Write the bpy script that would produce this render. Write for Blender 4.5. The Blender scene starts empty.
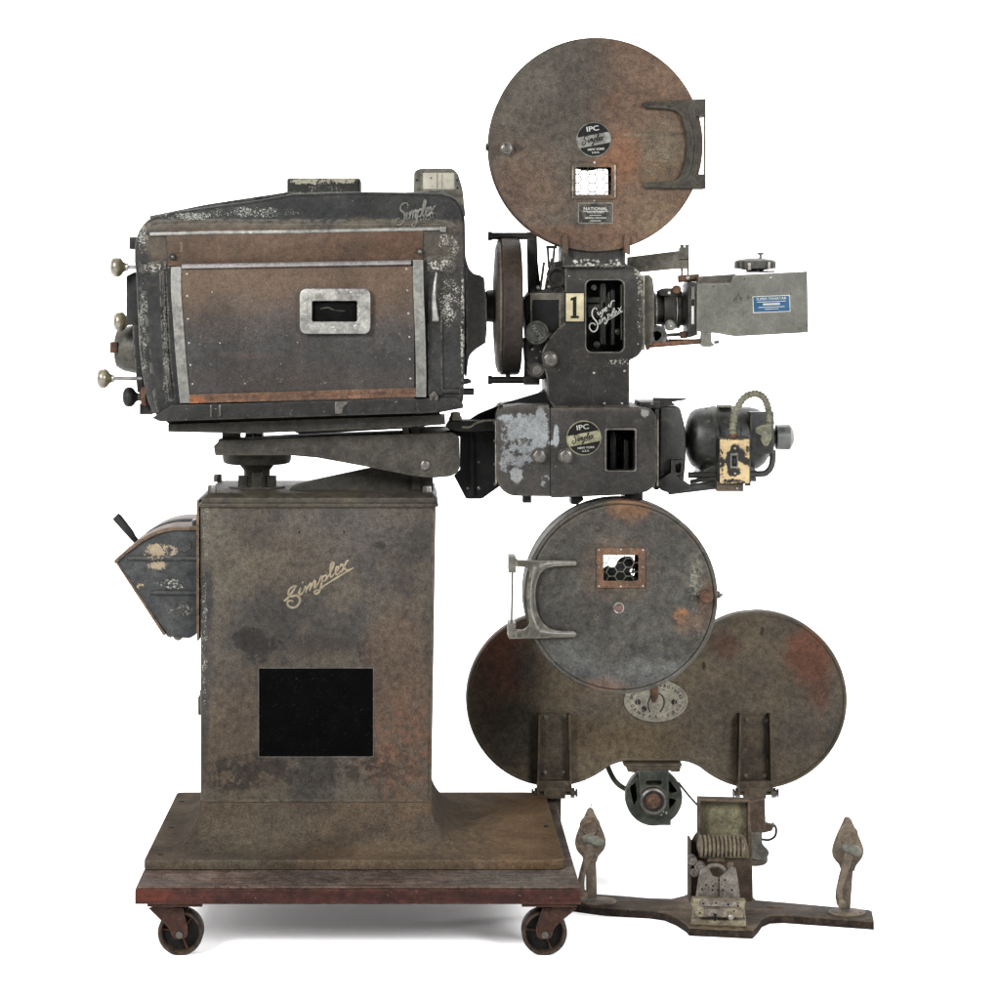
import bpy, bmesh, math, random
from mathutils import Vector, Matrix
random.seed(4)
PI=math.pi
scn=bpy.context.scene
COL=scn.collection
# ---------------------------------------------------------------- survey of the place
# front edge of the trolley = depth 0; one unit of the survey grid there is 2 mm
CAMD=4.4; CAMX=409.0; CAMY=290.0; EYE=1.33; S=.002; FLOOR=-.012
LIT=5.3
def sc(Y): return S*(CAMD+Y)/CAMD
def X(px,Y): return (px-CAMX)*sc(Y)
def Z(py,Y): return EYE+(CAMY-py)*sc(Y)
def G(px,py,z=.003):
    s=(EYE-z)/((py-CAMY)*S); return ((px-CAMX)*S*s, CAMD*(s-1))
def srgb(v):
    v/=255.; return v/12.92 if v<=.04045 else ((v+.055)/1.055)**2.4
def C(r,g,b,k=1.0): return (srgb(r)*k/LIT,srgb(g)*k/LIT,srgb(b)*k/LIT,1)

# ---------------------------------------------------------------- materials
class N:
    def __init__(s,name):
        s.m=bpy.data.materials.new(name); s.m.use_nodes=True; s.t=s.m.node_tree; s.t.nodes.clear()
        s.out=s.n('ShaderNodeOutputMaterial')
        s.geo=s.n('ShaderNodeNewGeometry'); s.P=s.geo.outputs['Position']
    def n(s,t,**k):
        x=s.t.nodes.new(t)
        for a,b in k.items(): setattr(x,a,b)
        return x
    def l(s,a,b): s.t.links.new(a,b)
    def inp(s,node,idx,v):
        if hasattr(v,'links') : s.l(v,node.inputs[idx])
        else: node.inputs[idx].default_value=v
    def noise(s,scale,detail=4,rough=.6,vec=None,dist=0):
        x=s.n('ShaderNodeTexNoise'); s.l(vec or s.P,x.inputs['Vector'])
        x.inputs['Scale'].default_value=scale; x.inputs['Detail'].default_value=detail
        x.inputs['Roughness'].default_value=rough; x.inputs['Distortion'].default_value=dist
        return x
    def math(s,op,a,b=0.,c=0.,clamp=False):
        x=s.n('ShaderNodeMath',operation=op); x.use_clamp=clamp
        s.inp(x,0,a); s.inp(x,1,b); s.inp(x,2,c); return x.outputs[0]
    def vm(s,op,a,b=(0,0,0)):
        x=s.n('ShaderNodeVectorMath',operation=op); s.inp(x,0,a); s.inp(x,1,b)
        return x.outputs['Value'] if op=='LENGTH' else x.outputs[0]
    def mr(s,v,a,b,c=0.,d=1.,smooth=True):
        x=s.n('ShaderNodeMapRange'); x.interpolation_type='SMOOTHSTEP' if smooth else 'LINEAR'
        s.inp(x,0,v); x.inputs[1].default_value=a; x.inputs[2].default_value=b
        x.inputs[3].default_value=c; x.inputs[4].default_value=d; return x.outputs[0]
    def mix(s,f,a,b,mode='MIX'):
        x=s.n('ShaderNodeMix',data_type='RGBA',blend_type=mode); x.clamp_result=False
        s.inp(x,0,f); s.inp(x,6,a); s.inp(x,7,b); return x.outputs[2]

def M(name,c1,c2,c3=None,Y=.25,sc1=9,fine=.5,rough=.56,metal=0.,spots=(),flecks=(),grad=(),wear=None,bump=.35,
      spec=.07,grain=None,mid=.3,coat=0):
    k=N(name); P=k.P
    base=k.noise(sc1,6,.62); f=k.mr(base.outputs[0],.38,.62)
    col=k.mix(f,c1,c2)
    if c3:
        b2=k.noise(sc1*2.7,6,.7,dist=.6); col=k.mix(k.mr(b2.outputs[0],.54,.64,0,.8),col,c3)
    for (axis,p0,p1,cc,st) in grad:
        sx=k.n('ShaderNodeSeparateXYZ'); k.l(P,sx.inputs[0])
        a=X(p0,Y) if axis=='x' else Z(p0,Y); b=X(p1,Y) if axis=='x' else Z(p1,Y)
        wn=k.noise(14,4,.6); v=k.math('ADD',sx.outputs['XYZ'.index(axis.upper())],k.math('MULTIPLY',k.math('SUBTRACT',wn.outputs[0],.5),.09))
        if a>b: g=k.mr(v,b,a,st,0.)
        else: g=k.mr(v,a,b,0.,st)
        col=k.mix(g,col,cc)
    if spots or flecks:
        wn=k.noise(26,5,.65); w=k.vm('SUBTRACT',wn.outputs['Color'],(.5,.5,.5))
        wn2=k.noise(110,4,.7); w2=k.vm('SUBTRACT',wn2.outputs['Color'],(.5,.5,.5))
    def blob(px,py,rx,ry,soft,amp=1.,fineamp=.012):
        r=min(rx,ry)*sc(Y)
        Pw=k.vm('ADD',P,k.vm('MULTIPLY',w,(r*1.5*amp,)*3)); Pw=k.vm('ADD',Pw,k.vm('MULTIPLY',w2,(min(fineamp*1.6,r*1.6)*amp,)*3))
        d=k.vm('SUBTRACT',Pw,(X(px,Y),0,Z(py,Y)))
        d=k.vm('MULTIPLY',d,(1/(rx*sc(Y)),0,1/(ry*sc(Y)))); d=k.vm('LENGTH',d)
        return k.mr(d,1-soft,1+soft,1.,0.)
    for sp in spots:
        px,py,rx,ry,cc,st,soft=sp[:7]
        m=blob(px,py,rx,ry,soft); m=k.math('MULTIPLY',m,st)
        if len(sp)>7:
            bn=k.noise(sp[7],5,.75); m=k.math('MULTIPLY',m,k.mr(bn.outputs[0],.455,.50))
        col=k.mix(m,col,cc)
    fn=k.noise(330,3,.8); fm=k.mr(fn.outputs[0],.3,.7,1-fine*1.25,1+fine*1.35,False)
    mn=k.noise(70,5,.7); mm=k.mr(mn.outputs[0],.3,.7,1-mid*1.5,1+mid*1.6,False)
    mul=k.math('MULTIPLY',fm,mm)
    # broad soft stains and thin scratches
    st=k.noise(4.5,4,.55,dist=.8); mul=k.math('MULTIPLY',mul,k.mr(st.outputs[0],.36,.64,.80,1.16))
    for vec,th in (((520,520,22),.70),((30,300,480),.715)):
        sn=k.noise(1.,3,.6,vec=k.vm('MULTIPLY',P,vec)); mul=k.math('MULTIPLY',mul,k.mr(sn.outputs[0],th,th+.04,1.,1.45))
    cx=k.n('ShaderNodeCombineXYZ'); [k.l(mul,cx.inputs[i]) for i in range(3)]
    col=k.mix(1.,col,cx.outputs[0],'MULTIPLY')
    if grain:   # wood grain, stretched along X
        gv=k.vm('MULTIPLY',P,(6,90,90)); gn=k.noise(grain,5,.7,vec=gv,dist=.5)
        gg=k.mr(gn.outputs[0],.35,.65,.62,1.3,False); cg=k.n('ShaderNodeCombineXYZ'); [k.l(gg,cg.inputs[i]) for i in range(3)]
        col=k.mix(1.,col,cg.outputs[0],'MULTIPLY')
    h=k.math('ADD',k.math('MULTIPLY',fn.outputs[0],.6),k.math('MULTIPLY',mn.outputs[0],1.2))
    for (px,py,rx,ry,cc,th,scale) in flecks:
        m=blob(px,py,rx,ry,.55,.6) if px is not None else None
        v=k.noise(scale,3,.75,dist=.4)
        lf=k.noise(scale*.16,3,.6); t=k.math('MULTIPLY',v.outputs[0],k.mr(lf.outputs[0],.35,.6,.86,1.05))
        if m is not None: t=k.math('MULTIPLY',t,m)
        ff=k.mr(t,th,th+.025)
        col=k.mix(ff,col,cc); h=k.math('SUBTRACT',h,k.math('MULTIPLY',ff,.8))
    if wear:
        bv=k.n('ShaderNodeBevel'); bv.samples=3; bv.inputs['Radius'].default_value=wear[2] if len(wear)>2 else .006
        dd=k.n('ShaderNodeVectorMath',operation='DOT_PRODUCT'); k.l(bv.outputs[0],dd.inputs[0]); k.l(k.geo.outputs['True Normal'],dd.inputs[1])
        e=k.math('SUBTRACT',1.,dd.outputs['Value'])
        wnn=k.noise(55,5,.7); e=k.math('MULTIPLY',e,k.mr(wnn.outputs[0],.42,.6))
        col=k.mix(k.mr(e,.012,.10,0.,min(1.,wear[1]*1.35)),col,wear[0])
    bs=k.n('ShaderNodeBsdfPrincipled'); k.l(col,bs.inputs['Base Color'])
    rn=k.mr(mn.outputs[0],.3,.7,rough-.1,rough+.12,False); k.l(rn,bs.inputs['Roughness'])
    bs.inputs['Metallic'].default_value=metal; bs.inputs['Specular IOR Level'].default_value=spec
    if coat: bs.inputs['Coat Weight'].default_value=coat; bs.inputs['Coat Roughness'].default_value=.15
    bp=k.n('ShaderNodeBump'); bp.inputs['Strength'].default_value=bump; bp.inputs['Distance'].default_value=.0015
    k.l(h,bp.inputs['Height']); k.l(bp.outputs[0],bs.inputs['Normal'])
    k.l(bs.outputs[0],k.out.inputs[0]); return k.m

def glass(name,tint=(.93,.95,.94)):
    k=N(name); tr=k.n('ShaderNodeBsdfTransparent'); nn=k.noise(45,5,.7)
    k.l(k.mix(k.mr(nn.outputs[0],.45,.7),(*tint,1),(tint[0]*.86,tint[1]*.86,tint[2]*.85,1)),tr.inputs[0])
    k.l(tr.outputs[0],k.out.inputs[0]); return k.m

CHIP=C(205,202,190); RUST=C(150,100,70)
m={}
m['pedestal']=M('weathered_pedestal_paint',C(102,94,82),C(74,71,67),C(93,84,74),Y=.27,sc1=7,fine=.42,
  spots=[(252,640,18,12,C(54,51,48),.95,.10),(268,645,14,8,C(54,51,48),.9,.12,60),(258,656,12,8,C(58,55,52),.9,.15,80),(278,640,8,5,C(56,50,46),.8,.15,90),(367,652,9,12,C(50,46,42),.9,.2,80),(322,645,30,9,C(56,51,47),.7,.4,70),
   (345,530,70,30,C(86,82,79),.6,.5),(400,700,34,90,C(106,87,72),.7,.5),(400,745,40,55,C(124,90,70),.6,.6,30),(395,640,25,30,C(102,86,72),.6,.5),(240,740,45,60,C(112,94,76),.6,.6),
   (232,776,28,16,C(56,50,45),.85,.35,50),(320,770,70,14,C(58,52,46),.75,.4,45),(255,762,30,10,C(56,50,45),.7,.4,60),(390,765,30,20,C(70,58,50),.6,.5,45),(215,560,14,70,C(112,103,90),.5,.6),(206,600,8,32,C(60,60,60),.85,.3),(204,690,5,80,C(66,66,64),.7,.4),
   (380,545,5,4,C(50,48,46),.8,.3),(290,560,50,35,C(104,92,78),.5,.6),(250,860,90,10,C(125,108,84),.5,.5),(300,565,6,5,C(62,60,58),.6,.4)],
  flecks=[(204,640,5,100,CHIP,.56,300),(None,0,0,0,C(140,132,118),.665,350),(206,530,5,50,C(150,145,130),.52,260)],wear=(C(140,130,112),.5))
m['flange']=M('dusty_base_paint',C(110,96,81),C(90,81,73),C(106,88,73),Y=.2,sc1=7,fine=.42,mid=.20,rough=.85,spec=.01,
  spots=[(480,830,80,30,C(122,103,82),.75,.6),(530,840,40,30,C(138,108,80),.6,.6),(505,845,50,14,C(134,110,84),.6,.5,30),(470,825,40,14,C(84,76,66),.7,.5,30),(520,812,40,8,C(92,78,64),.6,.5,50),(420,850,80,9,C(88,78,66),.6,.5,40),(395,852,60,10,C(122,106,88),.7,.5),(340,855,50,9,C(126,106,86),.6,.6),(240,835,60,25,C(100,92,80),.6,.5),
  (455,815,18,14,C(84,80,72),.85,.5),(430,835,24,14,C(86,78,70),.7,.6),(300,866,160,4,C(88,82,76),.7,.5),(560,850,16,30,C(118,96,72),.6,.5)],
  flecks=[(None,0,0,0,C(160,148,128),.66,320)],wear=(C(150,138,118),.5))
m['cap']=M('grey_brown_cast_iron',C(87,82,70),C(72,67,61),C(93,86,70),sc1=12,fine=.35,wear=(C(128,120,102),.55),flecks=[(None,0,0,0,C(140,132,116),.68,300)])
m['arm']=M('dark_cast_iron_arm',C(77,74,66),C(63,60,55),C(83,77,64),sc1=12,fine=.33,wear=(C(120,114,98),.5),flecks=[(None,0,0,0,C(150,142,126),.685,260)])
m['deckwood']=M('scuffed_trolley_wood',C(128,110,99),C(101,83,74),C(86,64,56),Y=.05,sc1=14,fine=.35,grain=1.,rough=.75,wear=(C(140,110,90),.4),
   spots=[(520,878,60,5,C(120,118,108),.6,.5,60),(320,876,50,5,C(116,110,100),.6,.5,60)],flecks=[(None,0,0,0,C(60,45,40),.64,120)])
m['deckedge']=M('dark_red_trolley_paint',C(86,48,40),C(62,36,31),C(74,42,36),Y=0,sc1=16,fine=.3,grain=.6,rough=.5,
   spots=[(150,895,22,10,C(112,56,40),.6,.5),(570,893,12,8,C(60,34,30),.5,.5)],flecks=[(None,0,0,0,C(150,118,96),.665,170)],wear=(C(120,84,66),.6))
m['casterfork']=M('rusty_red_caster',C(80,52,42),C(60,40,33),C(98,64,46),Y=.05,sc1=30,fine=.3,rough=.6,wear=(C(130,90,70),.5))
m['wheel']=M('dark_caster_wheel',C(86,72,60),C(58,48,42),C(104,80,60),Y=.05,sc1=40,fine=.3,rough=.55)
m['wheelhub']=M('caster_wheel_web',C(34,30,28),C(22,20,19),sc1=40,fine=.3)
m['lamp']=M('chipped_black_lamphouse_paint',C(58,58,57),C(45,45,45),C(65,62,58),Y=.2,sc1=9,fine=.32,rough=.5,
   spots=[(290,226,190,7,C(112,101,86),.75,.4),(158,248,14,14,C(110,97,80),.6,.5),(440,247,26,20,C(100,92,80),.7,.5),(450,300,18,30,C(68,65,60),.6,.5),(322,213,21,16,C(44,45,46),.8,.5),(240,216,60,6,C(54,54,54),.5,.5)],
   flecks=[(255,212,62,7,C(186,186,178),.535,300),(190,216,44,5,C(190,190,180),.5,280),(143,235,8,24,C(190,188,178),.5,230),(156,268,18,8,C(185,182,172),.50,240),(143,330,7,70,C(170,170,160),.51,260),
     (166,345,5,80,C(150,150,140),.5,260),(449,302,16,36,C(200,198,188),.515,240),(440,265,22,8,C(200,197,186),.50,230),(462.5,330,2.6,80,C(205,202,190),.49,240),(448,245,16,20,C(190,188,178),.55,260),
     (None,0,0,0,C(170,168,160),.685,240)],wear=(C(150,146,136),.6,.006))
m['lampdark']=M('dark_lamphouse_channel',C(56,55,53),C(44,43,42),sc1=20,fine=.3,wear=(C(94,92,85),.5),flecks=[(None,0,0,0,C(180,176,165),.675,210)])
m['door']=M('heat_stained_door_enamel',C(79,77,75),C(69,68,67),C(83,77,72),Y=.19,sc1=8,fine=.38,rough=.5,mid=.16,
   grad=[('z',410,280,C(122,98,78),.0),('z',345,275,C(112,92,75),.95)],
   spots=[(290,380,120,12,C(87,77,71),.5,.6),(245,355,30,3,C(100,88,84),.5,.5),(300,340,5,60,C(100,90,84),.35,.8)],flecks=[(None,0,0,0,C(165,158,148),.69,190)])
m['upperpanel']=M('brown_stained_panel',C(104,83,67),C(90,73,60),C(110,86,68),Y=.19,sc1=12,fine=.36,rough=.5,mid=.18,
   spots=[(400,242,25,14,C(100,72,56),.6,.6),(176,248,10,12,C(96,82,68),.6,.5)])
m['alu']=M('worn_aluminium',C(176,174,166),C(158,157,150),C(146,144,136),sc1=30,fine=.18,rough=.38,metal=.35,flecks=[(None,0,0,0,C(235,235,228),.64,120)],spec=.5)
m['strap']=M('dull_steel_strap',C(140,140,130),C(124,125,117),C(112,112,104),sc1=18,fine=.14,rough=.42,metal=.3,spec=.5,wear=(C(190,188,178),.4))
m['rod']=M('polished_steel_rod',C(214,208,208),C(184,178,176),sc1=20,fine=.05,mid=.08,bump=.05,rough=.28,metal=.55,spec=.5)
m['steel']=M('tarnished_steel',C(120,114,106),C(92,86,80),C(140,132,122),sc1=40,fine=.2,rough=.35,metal=.5,spec=.5)
m['rivet']=M('bright_rivet',C(205,200,190),C(170,165,155),sc1=60,fine=.15,rough=.3,metal=.4,spec=.5)
m['ruststrip']=M('rusted_hinge_strip',C(142,108,86),C(116,90,73),C(102,82,70),Y=.19,sc1=20,fine=.4,rough=.7,spots=[(196,400,10,4,C(176,110,70),.8,.5)])
m['rust']=M('rusty_steel',C(132,96,74),C(96,74,62),C(150,104,74),sc1=30,fine=.35,rough=.65,metal=.1)
m['dark']=M('black_machine_enamel',C(37,36,33),C(28,27,26),C(43,41,37),sc1=20,fine=.35,rough=.5,wear=(C(100,94,84),.6),spec=.12)
m['black']=M('matt_black',C(20,21,20),C(12,13,13),C(28,30,28),sc1=25,fine=.4,rough=.6,spec=.06,wear=(C(70,72,68),.4),flecks=[(None,0,0,0,C(66,70,68),.67,330)])
m['panelblack']=M('speckled_black_panel',C(7,7,7),C(4,4,4),sc1=25,fine=.3,rough=.85,spec=.02,flecks=[(None,0,0,0,C(48,52,52),.66,240)])
m['void']=M('dark_interior',C(18,17,16),C(12,12,12),sc1=25,fine=.3,rough=.8,spec=.1)
m['stackpaint']=M('peeling_stack_paint',C(64,64,61),C(51,51,48),C(57,59,54),Y=.35,sc1=12,fine=.32,rough=.6,
   flecks=[(325,182,44,4.5,C(188,184,160),.43,130),(320,193,40,10,C(160,160,146),.56,190)],wear=(C(170,166,146),.7))
m['cream']=M('yellowed_cream_glass',C(238,232,212),C(226,220,200),sc1=30,fine=.08,rough=.3,mid=.08,bump=.05)
m['ivory']=M('aged_ivory_knob',C(160,148,118),C(128,116,90),C(176,164,134),sc1=50,fine=.2,rough=.32,spec=.5,coat=.3)
m['greymetal']=M('grey_cast_housing',C(128,124,114),C(104,102,94),C(140,136,124),sc1=30,fine=.2,rough=.45,metal=.2,wear=(C(180,176,160),.6))
m['head']=M('dark_crackle_head_paint',C(58,57,55),C(47,46,43),C(67,63,58),Y=.27,sc1=12,fine=.34,rough=.48,mid=.2,
   flecks=[(640,300,4,50,C(180,176,164),.53,260),(638,273,7,8,C(200,196,180),.52,240),(600,266,40,3,C(190,188,176),.5,230),(620,362,18,8,C(180,176,160),.55,220),(None,0,0,0,C(160,156,146),.685,260)],wear=(C(160,154,140),.6),
   spots=[(600,275,35,8,C(88,85,78),.5,.6)])
m['headedge']=M('worn_cream_edge',C(180,174,156),C(150,144,128),C(90,86,78),sc1=60,fine=.3,rough=.55)
m['sound']=M('flaking_black_sound_head_paint',C(74,71,68),C(59,58,55),C(81,76,70),Y=.24,sc1=12,fine=.34,rough=.48,mid=.18,
   spots=[(529,433,20,17,C(146,149,150),.97,.08),(510,436,10,20,C(142,145,146),.95,.08,60),(541,428,8,22,C(150,153,154),.95,.08),(520,418,22,5,C(146,149,150),.95,.1,70),(520,455,16,12,C(132,135,136),.9,.1,50),(505,462,5,12,C(140,143,144),.9,.1,60),(524,442,12,4,C(66,64,61),.9,.1,80),(517,475,6,7,C(150,152,152),.95,.15),
          (556,436,3,11,C(165,168,168),.95,.15),(553,443,5,2.5,C(165,168,168),.9,.2),(545,481,5,6,C(150,152,152),.85,.2,60),(644,413,4,4,C(180,180,172),.8,.2),(600,407,60,4,C(100,92,84),.6,.5)],
   flecks=[(None,0,0,0,C(160,156,146),.69,260)],wear=(C(150,146,134),.55))
m['motor']=M('black_motor_enamel',C(64,65,61),C(48,49,47),C(74,72,66),sc1=15,fine=.25,rough=.42,wear=(C(120,116,104),.6),spec=.16)
m['motorcap']=M('grey_green_cap',C(92,96,90),C(74,78,74),sc1=30,fine=.2,rough=.35,wear=(C(150,152,144),.6),spec=.5)
m['upmag']=M('rust_brown_magazine_paint',C(89,82,73),C(82,75,66),C(95,86,75),Y=.24,sc1=8,fine=.42,rough=.55,
   grad=[('x',575,625,C(116,91,73),.85)],
   spots=[(662,150,22,28,C(122,110,90),.75,.6),(618,160,20,26,C(136,96,70),.75,.5),(655,215,30,24,C(120,100,80),.6,.6),(665,230,20,14,C(130,112,88),.6,.5,60),(520,190,40,40,C(112,90,74),.7,.7),(560,238,60,12,C(112,84,66),.7,.5),
     (612,102,9,8,C(104,74,62),.6,.4),(665,134,26,2.5,C(84,76,66),.7,.5),(640,135,16,1.6,C(150,136,112),.5,.5),(640,92,16,4,C(86,72,60),.5,.5),(650,60,20,14,C(108,88,72),.5,.7),(560,70,50,40,C(92,87,78),.5,.7),
     (516,148,8,4,C(60,46,40),.8,.5),(500,148,8,5,C(70,54,46),.6,.5),(655,170,16,10,C(110,88,64),.6,.5,70)],
   flecks=[(None,0,0,0,C(160,148,130),.68,300),(655,160,26,26,C(140,130,108),.56,260)],wear=(C(80,72,64),.4))
m['lowmag']=M('slate_grey_magazine_paint',C(91,89,82),C(79,77,73),C(97,92,82),Y=.22,sc1=9,fine=.34,rough=.5,
   spots=[(626,509,20,11,C(158,114,82),.95,.3),(634,512,14,10,C(164,116,80),.6,.6),(617,570,38,34,C(102,90,78),.75,.35),(682,616,8,8,C(170,120,84),.95,.35,60),(690,625,14,14,C(120,98,80),.7,.5),(706,600,8,22,C(112,88,72),.7,.5),
     (605,684,20,8,C(130,100,84),.85,.45),(612,676,18,8,C(110,90,80),.6,.6,50),(588,672,12,7,C(70,70,72),.8,.4),(697,575,7,22,C(116,114,100),.7,.5,70),(655,655,25,5,C(76,75,74),.7,.5,50),(668,640,16,5,C(72,71,70),.7,.5,60),(690,640,10,10,C(74,74,72),.6,.5),
     (640,672,60,12,C(112,114,112),.6,.6),(570,655,22,16,C(118,120,118),.5,.6),(698,528,8,12,C(124,96,80),.7,.5),(600,520,80,14,C(96,90,80),.5,.6),(700,596,6,5,C(50,36,30),.8,.6),(545,520,16,30,C(92,88,80),.5,.6)],
   flecks=[(698,600,8,60,C(150,150,138),.56,200),(None,0,0,0,C(165,162,150),.69,280),(695,585,6,30,C(165,160,144),.55,170)],wear=(C(134,126,112),.55))
m['rewind']=M('olive_brown_rewinder_paint',C(124,111,92),C(108,98,85),C(117,102,81),Y=.74,sc1=7,fine=.42,rough=.6,
   spots=[(500,655,24,44,C(126,78,58),.8,.5),(490,700,14,40,C(96,74,60),.6,.5),(525,665,14,18,C(84,78,70),.6,.6),(808,655,22,28,C(132,84,64),.85,.4),(820,690,12,20,C(118,80,64),.7,.5),(725,645,14,13,C(108,78,62),.75,.5),
     (510,740,30,30,C(82,78,68),.6,.6),(650,740,40,16,C(108,92,68),.6,.6),(590,735,30,20,C(104,86,62),.5,.6),(835,725,7,36,C(92,90,84),.6,.5),(800,740,26,26,C(88,82,74),.5,.6),(762,631,2,4,C(50,40,34),.8,.4),(704,666,2,4,C(50,40,34),.8,.4)],
   flecks=[(None,0,0,0,C(150,138,116),.69,280)],wear=(C(120,108,90),.4))
m['bracket']=M('brown_bracket',C(106,94,79),C(86,76,66),C(116,101,81),sc1=18,fine=.32,rough=.55,wear=(C(134,122,100),.6))
m['greenmotor']=M('grey_green_motor',C(82,86,78),C(63,67,60),C(91,91,80),sc1=20,fine=.25,rough=.5,wear=(C(130,132,118),.5))
m['lensgrey']=M('grey_hammered_lens_paint',C(130,130,121),C(120,120,112),C(126,124,112),Y=.3,sc1=12,fine=.16,rough=.5,mid=.14,
   spots=[(737,299,6,5,C(84,82,74),.9,.25,90),(744,298,5,3,C(80,78,70),.8,.3,60),(801,326,6,4,C(104,102,94),.7,.4,80),(742,313,6,4,C(96,94,84),.6,.4,90)],flecks=[(None,0,0,0,C(80,78,70),.68,150)],wear=(C(180,178,166),.6),bump=.2)
m['rail2']=M('worn_grey_bar',C(105,101,91),C(86,83,74),C(115,110,96),sc1=18,fine=.28,rough=.45,wear=(C(150,144,128),.6))
m['blue']=M('blue_label',C(62,108,146),C(52,96,134),sc1=40,fine=.1,rough=.35,mid=.08,bump=.02)
m['white']=M('white_ink',C(232,232,226),C(214,214,206),sc1=60,fine=.08,rough=.5,mid=.08,bump=.0)
m['tanink']=M('tan_painted_script',C(184,170,142),C(160,146,122),sc1=60,fine=.15,rough=.55,mid=.15,bump=.05)
m['faintink']=M('faint_brown_stencil',C(150,120,98),C(124,98,80),sc1=60,fine=.2,rough=.55,bump=.02)
m['blackink']=M('black_ink',C(26,25,23),C(20,20,19),sc1=60,fine=.15,rough=.45,bump=.02)
m['badge']=M('grey_badge_metal',C(150,150,142),C(132,132,124),sc1=60,fine=.15,rough=.35,metal=.25,bump=.05)
m['badgecream']=M('yellowed_badge_metal',C(182,178,148),C(164,160,132),sc1=60,fine=.15,rough=.35,metal=.15,bump=.05)
m['oval']=M('oval_badge_metal',C(196,190,172),C(172,166,150),C(140,132,118),sc1=60,fine=.2,rough=.4,metal=.2,wear=(C(210,204,186),.5))
m['creamplate']=M('cream_number_card',C(226,214,176),C(212,198,160),sc1=40,fine=.1,rough=.5,mid=.1,bump=.03)
m['switchcream']=M('flaking_cream_switch_plate',C(228,204,156),C(214,188,142),Y=.25,sc1=30,fine=.12,rough=.5,mid=.14,
   spots=[(731,462,4.5,13,C(52,50,48),1,.1,),(736,450,6,5,C(50,48,46),1,.12),(742,456,4,7,C(54,50,48),1,.15),(746,461,3,4,C(54,50,48),1,.15),(734,472,7,4.5,C(54,50,48),1,.15),(749,455,3,12,C(50,48,46),1,.2,90),(723,462,5,5,C(50,48,46),1,.15,90)],
   flecks=[(735,482,18,4,C(50,47,44),.42,170),(722,462,3,24,C(52,50,47),.46,170),(735,439,18,2.5,C(56,52,48),.44,170)])
m['conduit']=M('ribbed_grey_green_conduit',C(134,133,112),C(112,111,94),sc1=50,fine=.2,rough=.45,wear=(C(190,186,160),.5))
m['boxpaint']=M('chipped_blue_black_box_paint',C(76,77,77),C(64,66,67),C(82,80,78),Y=.3,sc1=14,fine=.32,rough=.55,
   spots=[(155,550,6,6,C(176,158,132),.97,.15),(158,566,8,4,C(174,156,130),.9,.2,70)],
   flecks=[(160,552,24,12,C(190,172,144),.47,150),(157,567,14,6,C(190,172,144),.45,150),(170,585,22,8,C(190,186,174),.56,170),(180,612,20,10,C(170,166,154),.58,170),(140,587,6,4,C(200,180,150),.5,150)],wear=(C(110,104,96),.5))
m['boxstrap']=M('rust_brown_cover',C(128,106,88),C(108,88,74),C(138,112,90),sc1=18,fine=.3,rough=.5,wear=(C(170,148,120),.6))
m['tan']=M('dusty_tan_cast_metal',C(153,137,119),C(123,109,96),C(162,144,123),Y=.3,sc1=22,fine=.28,rough=.6,wear=(C(176,162,140),.5),spots=[(592,832,12,10,C(122,100,84),.5,.6)])
m['palehandle']=M('pale_worn_grip',C(150,150,138),C(128,128,118),sc1=40,fine=.15,rough=.4)
m['bench']=M('dark_stained_bench_board',C(101,88,75),C(79,68,59),C(123,106,88),Y=.2,sc1=16,fine=.3,grain=.8,rough=.7,mid=.45,wear=(C(126,108,88),.5),spots=[(720,920,40,12,C(140,122,100),.8,.5),(775,905,12,4,C(112,72,56),.8,.4)])
m['benchedge']=M('grimy_board_edge',C(66,54,45),C(46,38,32),C(84,68,54),Y=.2,sc1=30,fine=.4,mid=.5,grain=.8,rough=.8)
m['mech']=M('oily_film_mechanism',C(26,26,25),C(62,60,54),C(92,84,72),Y=.3,sc1=55,fine=.4,mid=.5,rough=.45,spec=.2)
m['splicer']=M('dusty_brown_splicer_sheet',C(104,88,74),C(84,70,60),C(118,102,84),Y=.25,sc1=24,fine=.35,rough=.65,wear=(C(150,132,108),.6))
m['splicerin']=M('olive_dust_inside_hood',C(138,132,104),C(112,106,86),C(148,138,112),Y=.27,sc1=24,fine=.3,rough=.7)
m['coil']=M('dusty_coil',C(154,140,118),C(126,112,96),sc1=40,fine=.25,rough=.6)
m['splplate']=M('pitted_zinc_plate',C(160,152,142),C(138,130,120),C(112,104,96),Y=.22,sc1=60,fine=.3,rough=.5,metal=.1,flecks=[(None,0,0,0,C(96,86,76),.62,180)])
m['splcream']=M('yellowed_splicer_base',C(172,160,136),C(144,132,112),C(120,106,90),sc1=40,fine=.2,rough=.5,flecks=[(None,0,0,0,C(96,84,70),.64,150)])
m['cable']=M('dark_cable',C(58,60,56),C(44,46,44),sc1=40,fine=.2,rough=.5)
m['ledge']=M('grey_beam',C(72,69,63),C(59,58,53),C(79,76,68),sc1=20,fine=.3,rough=.55,wear=(C(120,116,104),.5))
GL=glass('wired_window_glass'); GLD=glass('dusty_dark_glass',(.84,.85,.84))

def plain(name,col,rough):
    k=N(name); bs=k.n('ShaderNodeBsdfPrincipled'); nn=k.noise(2.,4); 
    k.l(k.mix(nn.outputs[0],(col*.97,col*.97,col*.97,1),(col,col,col,1)),bs.inputs[0]); bs.inputs['Roughness'].default_value=rough
    bs.inputs['Specular IOR Level'].default_value=.2
    k.l(bs.outputs[0],k.out.inputs[0]); return k.m
m['studio']=plain('white_studio_paper',.93,.9)

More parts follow.
